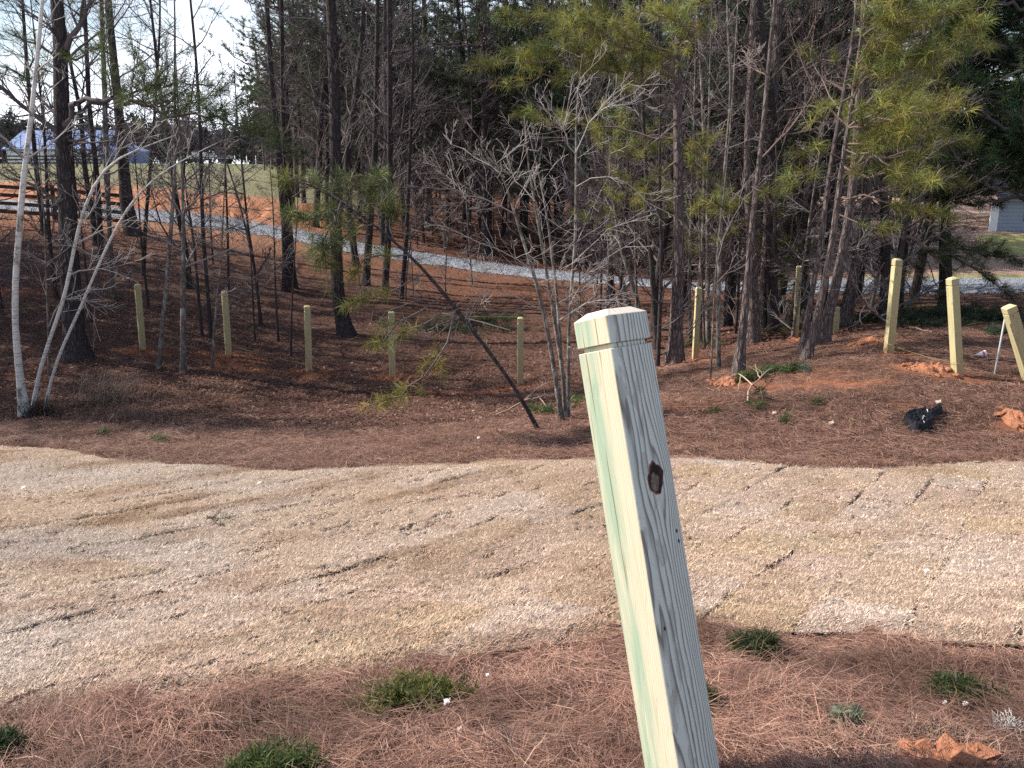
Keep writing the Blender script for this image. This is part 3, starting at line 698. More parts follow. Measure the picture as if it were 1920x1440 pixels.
for ((tp, bp, w, turn), base, lab) in zip(POSTS, post_w, PL):
    base = base.copy(); base[2] = float(zgr(base[0], base[1]))
    yb = base[1]; t = at(tp[0], tp[1], yb); b0 = at(bp[0], bp[1], yb)
    ax = unit(t - b0); h = float(np.linalg.norm(t - b0)); sc = w / FPX * axis_depth(base) / (.14 * (math.cos(turn) + math.sin(turn)))
    sc = float(np.clip(sc, .72, 1.12))
    o = thing("wooden_post", tuple(base), lab, "post", "treated timber fence posts"); ppost.append(o)
    o.rotation_mode = 'QUATERNION'; q = Vector(ax).to_track_quat('Z', 'Y'); o.rotation_quaternion = Vector(ax).rotation_difference(Vector((0, 0, 1))).inverted() @ Quaternion((0, 0, 1), turn + math.atan2(-base[0], base[1]) * 1.0)
    for nm, me in (("shaft", sh), ("cap", cp)):
        c = obj(nm, me, o, (0, 0, h)); c.scale = (sc, sc, 1)
# mason's string tied along the posts
M_string = m_plain("yellow_string", (.30, .29, .09), .7, .3, .15, 30, 0)
def cord(pts, lab, r=.0022):
    P = np.array([at(a, b, y) for a, b, y in pts]); S = []
    for i in range(len(P) - 1):
        t = np.linspace(0, 1, 12)[:-1, None]; seg = P[i] + (P[i + 1] - P[i]) * t; seg[:, 2] -= .03 * np.sin(math.pi * t[:, 0]); S.append(seg)
    S = np.concatenate(S + [P[-1:]]); b = Buf(); tube(b, S, r, 5)
    o = obj("string_line", b.mesh("string_line", M_string, org=S[0])); o.location = S[0]; tag(o, lab, "string", "marking strings along the post line")
yp = post_w[:, 1]
cord([(1990, 742, yp[10] - .12), (1929, 722, yp[10] - .12), (1795, 681, yp[9] - .12), (1667, 645, yp[8] - .12), (1640, 628, yp[8] + 1.4)], "yellow string running low past the posts on the straw mound")
cord([(-60, 585, yp[0] + 1), (190, 562, yp[0] - .12), (264, 588, yp[0] - .12), (428, 646, yp[1] - .12), (578, 684, yp[2] - .12)], "thin string sloping down the left bank to the foot of a post")
cord([(580, 684, yp[2] - .12), (735, 586, yp[3] - .10), (976, 594, yp[4] - .10), (1100, 597, yp[4] + .2)], "thin yellow string from the foot of one post over the tops of two others")

# ------------------------------------------------------------------ tree growing
def rvec(r): v = r.normal(0, 1, 3); return v / np.linalg.norm(v)
def grow(b, p, d, L, r, lev, rg, up=.05, wig=.10, kids=5, ang=(.45, .95), rmin=.0032, col=None, ends=None):
    n = max(4, min(9, int(L / .22) + 2)); P = [np.asarray(p, float)]; d = unit(d); D = [d]
    for i in range(n - 1):
        d = unit(d + rg.normal(0, wig, 3) + np.array([0, 0, up])); P.append(P[-1] + d * L / (n - 1)); D.append(d)
    P = np.array(P); rad = np.maximum(np.linspace(r, r * .28, n), rmin)
    tube(b, P, rad, 5 if r > .018 else (4 if r > .008 else 3), col)
    if ends is not None and lev == 0: ends.append((P[-1], d))
    if lev > 0:
        k = max(2, int(round(kids * (.7 + .6 * rg.random()))))
        for j in range(k):
            t = .18 + .8 * (j + rg.random()) / k; f = t * (n - 1); i = min(int(f), n - 2); q = P[i] + (P[i + 1] - P[i]) * (f - i)
            s = rvec(rg); s = unit(s - D[i] * np.dot(s, D[i])); a = rg.uniform(*ang)
            dd = D[i] * math.cos(a) + s * math.sin(a)
            grow(b, q, dd, L * rg.uniform(.32, .62) * (1.15 - .5 * t), max(rad[i] * .62, rmin), lev - 1, rg, up, wig, kids, ang, rmin, col, ends)
def needles(b, tips, per, L, W, col, rg, spread=.95, var=.35):
    if not tips: return
    P = np.array([t[0] for t in tips]); D = unit(np.array([t[1] for t in tips])); n = len(P) * per
    P = np.repeat(P, per, 0); D = np.repeat(D, per, 0)
    d = unit(D * rg.uniform(.15, .95, n)[:, None] + unit(rg.normal(0, 1, (n, 3))) * spread + np.array([0, 0, .12]))
    l = L * rg.uniform(.65, 1.2, n); root = P - D * (rg.random(n) * .10)[:, None]
    s = unit(np.cross(d, rg.normal(0, 1, (n, 3)))) * (W * .5 * rg.uniform(.7, 1.3, n))[:, None]
    mid = root + d * (l * .55)[:, None]; d2 = unit(d + np.array([0, 0, -1.]) * (.25 + .5 * rg.random(n))[:, None]); tip = mid + d2 * (l * .45)[:, None]
    V = np.stack([root - s * .8, root + s * .8, mid + s, mid - s, tip], 1).reshape(-1, 3); i = np.arange(n) * 5
    base = np.asarray(col, float)
    tv = np.repeat(np.clip(rg.normal(1, var, len(tips)), .45, 1.7), per)[:, None]; hv = np.repeat(rg.random(len(tips)), per)[:, None]
    c = base * tv * rg.uniform(.75, 1.25, n)[:, None] * (1 + (hv - .5) * np.array([.5, .12, -.2]))
    b.add(V, np.stack([i, i + 1, i + 2, i + 3], -1), np.stack([i + 3, i + 2, i + 4], -1), np.repeat(c, 5, 0))
def bough_on(b, tips, P, r0, rg, t0=.35, side=.42, step=.16, up=.12, tuft=.15, r1=.006, sub=True, dead=0):
    P = np.asarray(P, float); Ls = np.r_[0, np.cumsum(np.linalg.norm(np.diff(P, axis=0), axis=1))]; L = Ls[-1]
    n = max(6, int(L / .18)); Q = spline(P, n); Q[1:-1] += rg.normal(0, .018 * min(L, 2), (n - 2, 3))
    rad = np.linspace(r0, r1, n); tube(b, Q, rad, 6 if r0 > .02 else 4)
    T = unit(np.gradient(Q, axis=0)); m = max(2, int(L * (1 - t0) / step * .74)); sgn = 1
    for j in range(m):
        t = t0 + (1 - t0) * (j + rg.random() * .8) / m; i = min(int(t * (n - 1)), n - 2)
        lat = unit(np.cross(T[i], [0, 0, 1.])) * sgn; sgn = -sgn
        d = unit(T[i] * .8 + lat * rg.uniform(.5, 1.1) + np.array([0, 0, rg.uniform(-.15, .5)]))
        l = max(.12, side * L ** .75 * (1.12 - t) * rg.uniform(.6, 1.15))
        k = max(3, int(l / .12)); S = [Q[i]]
        for _ in range(k): d = unit(d + rg.normal(0, .12, 3) + np.array([0, 0, up])); S.append(S[-1] + d * l / k)
        tube(b, np.array(S), np.linspace(max(.004, rad[i] * .45), .003, k + 1), 3)
        if rg.random() < dead: continue
        c = 0
        for q in range(k, 0, -1):
            if c * l / k > l * .55 + .12: break
            if c == 0 or rg.random() < min(1, (l / k) / tuft): tips.append((S[q], unit(S[q] - S[q - 1])))
            c += 1
        if sub and l > .5:
            for _ in range(2):
                q = rg.integers(1, k); dd = unit(unit(S[q] - S[q - 1]) + rvec(rg) * .8); e = S[q] + dd * l * .35; tube(b, np.array([S[q], e]), [.004, .003], 3); tips.append((e, dd))
    tips.append((Q[-1], T[-1])); tips.append((Q[-2], T[-2]))
SUNNY, GREEN, DEEP = (.205, .21, .058), (.13, .14, .042), (.050, .072, .034)  # SUNNY has the sunlight on the boughs put into its needle colour
GREY_T, DARK_T = (1, 1, 1), (1, 1, 1)
KIND = {  # kind : name, trunk material, twig material, category
 "birch": ("birch_tree", M_birch, M_twig_pale, "birch tree"), "grey": ("bare_sapling", M_grey, M_twig_grey, "bare tree"),
 "dark": ("bare_tree", M_dark, M_twig_dark, "bare tree"), "pine": ("pine_tree", M_pine, M_twig_pine, "pine tree"), "oldpine": ("pine_tree", M_pine_old, M_twig_dark, "pine tree")}
def trunk_from(pts, yb, base, htop, lean=(0, 0)):
    """image points (column,row,width) standing in the vertical plane yb metres ahead, carried on upward to htop"""
    P = []; W = []
    for k, (a, b_, w) in enumerate(pts):
        q = at(a, b_, yb) if k else np.array(base, float); P.append(q); W.append(max(w - 1.5, w * .62) / FPX * axis_depth(q) * .5)
    P = np.array(P); W = np.array(W)
    P[:, 1] += lean[1] * (P[:, 2] - base[2])
    if htop > P[-1, 2] - base[2] + .4:
        d = unit(P[-1] - P[-2]); d = unit(d + np.array([0, 0, .8])); e = htop - (P[-1, 2] - base[2]); m = max(2, int(e / 1.5))
        for k in range(1, m + 1):
            P = np.concatenate([P, [P[-1] + d * e / m / max(d[2], .5) + rng.normal(0, .04, 3) * [1, 1, 0]]]); W = np.append(W, max(W[len(pts) - 1] * (1 - .9 * k / m), .008))
    return P, W
def hero(kind, label, stems, h=9., nb=14, bl=1.6, z0=.3, lev=2, kids=4, needle=None, boughs=(), limbs=(), seed=1, group=None, up=.12, per=34, dead=0, lean=(0, 0), up0=.55, pinefrom=None, nwid=.0055, cat=None, name=None, tw=None, twr=1., pinelen=2.0, pinestep=.55, r0f=.42, rmin=.0034):
    nm, tm, wm, ct = KIND[kind]; rg = np.random.default_rng(seed); nm = name or nm; ct = cat or ct; wm = tw or wm
    if isinstance(stems[0], tuple): stems = [stems]
    b0 = hit(stems[0][0][0], stems[0][0][1]); b0[2] = float(zgr(b0[0], b0[1])) - .05
    o = thing(nm, tuple(b0), label, ct, group); bb = Buf(); tips = []; extra = {}
    for si, pts in enumerate(stems):
        base = hit(pts[0][0], pts[0][1]) if si else b0.copy(); base[2] = float(zgr(base[0], base[1])) - .05
        yb = base[1]; P, W = trunk_from(pts, yb, base, h if np.isscalar(h) else h[si], lean)
        Ls = np.r_[0, np.cumsum(np.linalg.norm(np.diff(P, axis=0), axis=1))]; n = max(8, int(Ls[-1] / .28)); tt = np.linspace(0, Ls[-1], n)
        S = np.stack([np.interp(tt, Ls, P[:, k]) for k in range(3)], -1)
        S = spline(P, n) if len(P) < 4 else _sm(S); wr = np.interp(tt, Ls, W); wr[0] *= 1.35; wr[1] *= 1.08
        b = Buf(); big = W.max() > .07; tube(b, S, wr, 14 if big else 8, None, True, .10 if big else .06, rg)
        t_ob = obj("trunk", b.mesh("trunk", tm, org=b0), o)
        T = unit(np.gradient(S, axis=0)); Htot = Ls[-1]
        nbk = nb if np.isscalar(nb) else nb[si]
        for k in range(nbk):
            t = z0 + (1 - z0) * (k + rg.random()) / nbk; i = min(int(t * (n - 1)), n - 2); az = rg.uniform(0, 2 * math.pi)
            d = np.array([math.cos(az), math.sin(az), rg.uniform(up0 - .35, up0 + .45)])
            L = bl * rg.uniform(.55, 1.2) * (1.15 - .75 * (t - z0) / (1 - z0)); r = min(wr[i] * .5, .007 + .011 * L)
            grow(bb, S[i], d, L, r * twr, lev, rg, up, .10, kids, rmin=rmin)
        if pinefrom is not None:
            z = pinefrom; k = 0
            while z < .99:
                i = min(int(z * (n - 1)), n - 2); w = rg.integers(2, 5); a0 = rg.uniform(0, 6.28)
                for q in range(w):
                    az = a0 + q * 6.28 / w + rg.normal(0, .25); L = pinelen * rg.uniform(.65, 1.2) * (1.1 - .8 * (z - pinefrom) / (1 - pinefrom)) + .3
                    d = np.array([math.cos(az), math.sin(az), rg.uniform(.05, .5)]); e = S[i] + unit(d) * L; mid = S[i] + unit(d) * L * .5 + np.array([0, 0, -.08 * L])
                    bough_on(bb, tips, [S[i], mid, e + np.array([0, 0, .1 * L])], min(wr[i] * .45, .012 + .010 * L), rg, .3, dead=dead)
                z += pinestep / Htot * rg.uniform(.7, 1.3)
    for lm in limbs:      # explicit bare limbs: list of (column,row,dy), start width
        pts, w = lm[0], lm[1]; P = np.array([at(a, b_, b0[1] + dy) for a, b_, dy in pts]); n = max(6, int(np.linalg.norm(P[-1] - P[0]) / .2)); S = spline(P, n); S[1:-1] += rg.normal(0, .012, (n - 2, 3))
        r0 = max(w - 1., w * .7) / FPX * axis_depth(P[0]) * .5; rad = np.linspace(r0, max(r0 * .3, .003), n); tube(bb, S, rad, 6); T = unit(np.gradient(S, axis=0))
        for k in range(lm[2] if len(lm) > 2 else 8):
            i = int(rg.uniform(.2, 1) * (n - 1)); s = rvec(rg); d = unit(T[i] * .7 + s * .8); grow(bb, S[i], d, rg.uniform(.35, 1.0) * (lm[3] if len(lm) > 3 else 1.), max(rad[i] * .5, .004), 1 if (lev < 2 or kind == 'birch') else 2, rg, .05, .12, 3, rmin=rmin)
    for bo in boughs:     # explicit needle-bearing boughs
        pts, w = bo[0], bo[1]; P = [at(a, b_, b0[1] + dy) for a, b_, dy in pts]
        kw = dict(bo[2]) if len(bo) > 2 else {}; cc = kw.pop('col', None); tl = tips if cc is None else extra.setdefault(cc, [])
        bough_on(bb, tl, P, w / FPX * axis_depth(P[0]) * .5, rg, **kw)
    if bb.n: obj("branches", bb.mesh("branches", wm, org=b0), o)
    if tips and needle is not None:
        nb_ = Buf(); needles(nb_, tips, per, .21, nwid * .95, needle, rg, var=.45)
        for cc, tl in extra.items(): needles(nb_, tl, per, .17, nwid * .8, cc, rg)
        obj("needles", nb_.mesh("needles", M_needle, org=b0, colors=True), o)
    return o
def _sm(S):
    for _ in range(2): S[1:-1] = .25 * S[:-2] + .5 * S[1:-1] + .25 * S[2:]
    return S
#TREES
# ------------------------------------------------------------------ the trees one can tell apart
# left bank
hero("birch", "white barked birch with three spreading stems rising from one dark stump on the left", [
 [(47,782,21),(36,700,15),(27,600,13),(29,520,12.5),(43,340,12),(60,210,10),(80,0,8)],
 [(61,768,10),(66,720,9),(97,623,8.5),(120,565,8.5),(131,515,8.5),(136,475,8),(150,410,8),(180,333,7),(202,298,6),(257,281,4),(330,253,2)],
 [(82,768,8),(103,680,7.5),(150,580,7),(180,507,6.5),(205,452,6.5),(240,384,5),(277,340,4),(327,307,3),(417,263,1.6)]],
 h=[7.8, 1, 1], nb=[13, 6, 6], bl=1.0, z0=.45, lev=2, kids=3, seed=11, up=.05,
 limbs=[([(133,515,0),(160,505,0),(200,507,-.1),(260,530,-.2)], 4, 8, .8), ([(92,612,0),(110,570,-.1),(150,545,-.2),(170,540,-.3)], 3, 5, .6), ([(125,560,0),(150,560,.1),(200,590,.2)], 3, 5, .6)])
hero("oldpine", "massive dark barked pine with thick crooked limbs on the left bank", 
 [(143,672,52),(139,630,42),(136,573,37),(128,440,34),(125,333,33),(118,250,31),(116,200,29),(113,83,26),(107,0,24)],
 h=13, nb=8, bl=1.5, z0=.42, lev=2, kids=3, seed=12, needle=(.07,.09,.034), pinefrom=.60, pinelen=2.6, per=30, r0f=.4,
 limbs=[([(116,255,0),(90,235,-.2),(50,205,-.4),(0,162,-.6),(-60,120,-.8)], 13, 14, 1.1), ([(125,90,0),(140,60,-.1),(160,25,-.2),(176,-30,-.3)], 15, 10, 1.2),
        ([(113,215,0),(80,190,.3),(40,140,.6),(0,125,.8)], 8, 12, 1.), ([(124,262,0),(150,264,-.2),(178,250,-.3)], 8, 6, .6), ([(128,275,0),(160,268,-.3),(215,265,-.5),(280,268,-.6)], 6, 8, .8),
        ([(110,330,0),(70,315,.2),(20,280,.4),(-30,262,.5)], 6, 12, 1.1), ([(112,380,0),(70,350,-.2),(20,335,-.3),(-40,300,-.3)], 8, 14, 1.2), ([(112,70,0),(80,40,0),(30,10,0)], 8, 10, 1.1)],
 boughs=[([(120,245,0),(140,200,-.3),(165,190,-.5),(250,192,-.9),(300,205,-1.1),(400,222,-1.5),(470,250,-1.8),(560,300,-2.1)], 12, dict(t0=.36, side=.62, step=.06, up=.10)),
         ([(118,220,0),(160,205,.4),(230,180,.8),(330,160,1.2),(430,170,1.4)], 9, dict(t0=.4, side=.5, step=.08)),
         ([(113,120,0),(150,105,-.4),(200,90,-.8)], 6, dict(t0=.3, step=.10)), ([(112,110,0),(60,80,-.3),(10,60,-.6)], 6, dict(t0=.3, step=.10)), ([(112,160,0),(60,150,.4),(0,145,.8)], 5, dict(t0=.35, step=.10))])
LT = [
 ("grey", "pale straight trunk right of the massive dark pine on the left bank", [(212,557,9),(206,440,9),(200,330,12),(197,200,11),(190,0,9)], 10, 14, 1.3, 13),
 ("dark", "dark lichen spotted trunk standing behind the end of the brown rail fence", [(249,440,30),(240,400,26),(232,320,22),(222,200,18),(210,80,15),(203,0,13)], 16, 18, 2.6, 14),
 ("dark", "slim dark trunk rising behind the brown rails right of the massive pine", [(190,480,12),(182,333,11),(167,200,10),(160,43,9),(155,-40,8)], 13, 15, 2.0, 15),
 ("dark", "slim dark trunk seen behind the tallest white birch stem", [(84,440,12),(70,333,10),(60,233,9),(50,117,8),(42,0,7)], 13, 15, 2.2, 16),
 ("dark", "narrow dark trunk with pale foot, second right of the rail fence end", [(268,517,9),(273,417,9),(283,300,8),(290,217,7),(300,50,6),(300,0,5)], 11, 16, 1.5, 17),
 ("grey", "slender silvery sapling slanting up from the bank between two pale posts", [(297,690,11),(307,590,10),(320,440,9),(328,333,8),(328,200,7),(328,17,5)], 7.2, 14, 1.1, 18),
 ("grey", "grey sapling standing upright just right of the slender silvery sapling", [(343,700,14),(343,573,12),(344,440,9),(343,340,7),(335,230,5),(330,120,4)], 5.8, 14, 1.2, 19),
 ("grey", "thin whippy sapling next to the post between the grey saplings", [(397,690,7),(402,607,6),(413,507,5),(420,380,4),(424,250,3)], 4.6, 9, .8, 20),
 ("dark", "straight dark trunk standing behind the thin whippy sapling", [(396,633,9),(388,530,9),(380,433,9),(375,233,8),(367,100,7),(357,0,6)], 11, 17, 1.6, 21),
 ("dark", "thin dark stem crossing the gravel road right of the straight dark trunk", [(428,560,7),(427,433,6),(423,330,5),(420,230,4)], 6, 12, 1.2, 22),
 ("dark", "forked thin dark stem in front of the red clay bank", [(352,540,8),(345,430,7),(343,350,6),(350,250,5),(362,160,4)], 7, 13, 1.4, 23),
 ("oldpine", "tall dark pine trunk left of the hanging green needle clumps", [(538,545,20),(536,433,17),(522,283,13),(508,133,11),(500,0,10)], 15, 10, 1.4, 24),
 ("dark", "dark trunk close behind the tall pine trunk by the gravel road", [(552,540,14),(547,480,12),(535,300,11),(530,200,10),(528,0,9)], 14, 14, 1.9, 25),
 ("oldpine", "thick dark trunk leaning left behind the two middle posts", [(650,628,34),(633,560,26),(630,440,23),(630,333,23),(627,167,22),(620,0,20)], 15, 18, 2.4, 26),
 ("dark", "dark trunk right of the thick trunk that leans behind the posts", [(686,535,16),(692,440,15),(703,300,13),(706,150,11),(708,0,9)], 13, 20, 2.2, 27),
 ("dark", "straight dark trunk crossing the gravel road behind the bent stem", [(721,552,15),(728,440,14),(731,333,13),(731,167,12),(730,0,11)], 14, 22, 2.2, 28),
 ("dark", "dark trunk with a thin pale stem leaning on it by the road", [(752,560,10),(760,480,10),(764,400,9),(770,250,8),(775,100,7)], 11, 18, 2.0, 29),
 ("dark", "dark branching tree behind the hanging needle clumps left of centre", [(668,500,15),(655,400,15),(650,300,14),(673,133,11),(683,0,9)], 14, 22, 2.6, 30),
 ("grey", "pale footed trunk at the edge of the woods beyond the gravel road", [(803,428,17),(803,400,15),(800,233,13),(797,80,12)], 18, 16, 2.6, 31),
 ("pine", "straight pinkish pine trunk in the woods left of the white twiggy tree", [(910,478,16),(910,400,15),(909,233,14),(908,83,13),(908,0,12)], 19, 10, 1.6, 32),
 ("grey", "thin crooked sapling near the left edge behind the birch stump", [(92,705,6),(90,600,5),(86,500,5),(84,420,4)], 4.2, 9, .8, 33),
 ("dark", "thin dark sapling between the third and fourth pale posts", [(522,640,6),(516,540,5),(514,440,4),(510,350,3)], 4.8, 10, .9, 34),
 ("dark", "thin dark sapling just left of the post with the hanging sprig", [(545,670,6),(547,570,5),(553,470,4),(560,380,3)], 4.8, 10, .9, 35),
 ("dark", "thin dark sapling standing a little right of the second post from the left", [(478,640,5),(474,560,5),(470,470,4)], 4.2, 9, .9, 36)]
for kd, lab, pts, h, nb, bl, sd in LT:
    pn = dict(needle=(.05, .075, .034), pinefrom=.62, pinelen=2.3, per=26) if kd in ("oldpine", "pine") else {}
    hero(kd, lab, pts, h=h, nb=int(nb * (1.5 if h > 8 else 1.2)), bl=bl, z0=.20 if h > 8 else .35, lev=2, kids=5 if h > 9 else 4, seed=sd, up=.05, **pn)
# the bent pine
hero("dark", "bent over dark pine stem leaning left from the straw, green needle clumps near its tip",
 [(1012,803,9),(985,755,9),(940,690,9),(895,630,9),(850,575,9.5),(815,525,8),(770,478,7),(715,430,6),(650,383,5),(600,352,4),(540,330,3)], h=1, nb=0, seed=40, lean=(0, .0), needle=(.10,.118,.042), per=34, nwid=.005, name='pine_tree', cat='pine tree',
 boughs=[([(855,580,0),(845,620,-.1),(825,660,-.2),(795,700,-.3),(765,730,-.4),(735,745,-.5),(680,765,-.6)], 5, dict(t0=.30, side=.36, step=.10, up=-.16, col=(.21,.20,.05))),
         ([(650,385,0),(600,352,.2),(560,350,.3),(520,320,.4)], 5, dict(t0=.1, side=.6, step=.07, up=.05)), ([(650,385,0),(610,400,-.2),(570,410,-.3),(525,395,-.4)], 5, dict(t0=.1, side=.6, step=.07, up=.02)),
         ([(690,412,0),(660,400,.4),(690,350,.6),(720,330,.8)], 5, dict(t0=.15, side=.55, step=.07)), ([(700,420,0),(650,440,-.3),(610,465,-.5),(600,500,-.6)], 4, dict(t0=.15, side=.5, step=.07, up=-.05)),
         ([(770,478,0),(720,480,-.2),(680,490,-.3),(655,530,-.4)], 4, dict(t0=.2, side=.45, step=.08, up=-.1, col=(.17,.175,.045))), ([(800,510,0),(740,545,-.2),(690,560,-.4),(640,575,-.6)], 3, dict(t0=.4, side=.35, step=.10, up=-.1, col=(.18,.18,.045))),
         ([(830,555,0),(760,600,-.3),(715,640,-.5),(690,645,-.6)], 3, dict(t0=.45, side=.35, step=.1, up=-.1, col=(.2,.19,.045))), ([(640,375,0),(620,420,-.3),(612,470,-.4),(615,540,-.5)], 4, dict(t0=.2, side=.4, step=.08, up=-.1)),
         ([(740,455,0),(725,400,.3),(740,350,.5)], 4, dict(t0=.2, side=.4, step=.08)), ([(845,570,0),(800,610,-.2),(760,615,-.3),(730,650,-.3)], 3, dict(t0=.5, side=.3, step=.12, up=-.1, col=(.2,.19,.045)))],
 limbs=[([(715,430,0),(708,395,0),(700,380,0),(650,390,-.1)], 3, 5, .5), ([(830,555,0),(790,560,-.1),(715,595,-.2),(705,630,-.2)], 3, 6, .5), ([(860,590,0),(800,640,-.1),(760,620,-.1)], 3, 5, .4)])
# the pale multi-stemmed tree
hero("grey", "pale multi stemmed twiggy tree in the middle, just left of the near post", [
 [(1054,790,12),(1046,740,11),(1037,673,10),(1020,583,9),(1000,507,8),(977,440,7),(963,400,6),(947,333,5),(935,290,4),(907,267,3),(873,227,2)],
 [(1060,786,10),(1058,707,9),(1043,623,9),(1030,540,8),(1017,467,7),(1003,377,6),(987,300,5),(983,217,3)],
 [(1062,780,8),(1050,640,7),(1047,573,7),(1037,490,7),(1031,440,6),(1023,383,5),(1005,300,4),(990,240,3)],
 [(1065,784,9),(1066,657,8),(1067,573,7),(1077,490,7),(1080,440,7),(1080,333,6),(1080,200,5),(1085,150,3),(1092,100,2)]],
 h=[1, 1, 1, 1], nb=[7, 6, 4, 8], bl=1.05, z0=.38, lev=2, kids=3, seed=41, up=.10, up0=.35, name="bare_tree", tw=M_twig_pale, twr=.36, rmin=.0022,
 limbs=[([(1000,507,0),(960,480,-.2),(920,460,-.3),(880,448,-.4),(840,425,-.5),(820,405,-.6)], 3, 5, .6), ([(1020,583,0),(975,560,-.2),(930,545,-.3),(900,548,-.4)], 3, 8, .7), ([(963,400,0),(920,375,-.2),(870,362,-.4),(825,340,-.5)], 3, 12, .8),
        ([(947,333,0),(900,300,.2),(860,280,.3),(830,250,.4)], 3, 5, .6), ([(1003,377,0),(975,345,.1),(950,315,.2)], 4, 8, .7), ([(1080,290,0),(1060,260,-.1),(1050,235,-.1),(1020,205,-.2)], 3, 8, .8), ([(1080,285,0),(1100,240,.1),(1125,205,.2),(1150,195,.3)], 3, 10, .8),
        ([(1080,350,0),(1130,330,-.2),(1180,345,-.3),(1220,390,-.3)], 3, 7, .7), ([(1050,600,0),(1090,575,-.2),(1130,560,-.3),(1190,560,-.4)], 4, 9, .7), ([(1067,573,0),(1100,520,-.2),(1150,475,-.3),(1200,445,-.4)], 3, 5, .6), ([(1077,490,0),(1110,460,.2),(1150,425,.3),(1230,400,.3)], 3, 5, .6), ([(1066,650,0),(1085,655,-.2),(1100,640,-.3)], 3, 4, .4)])
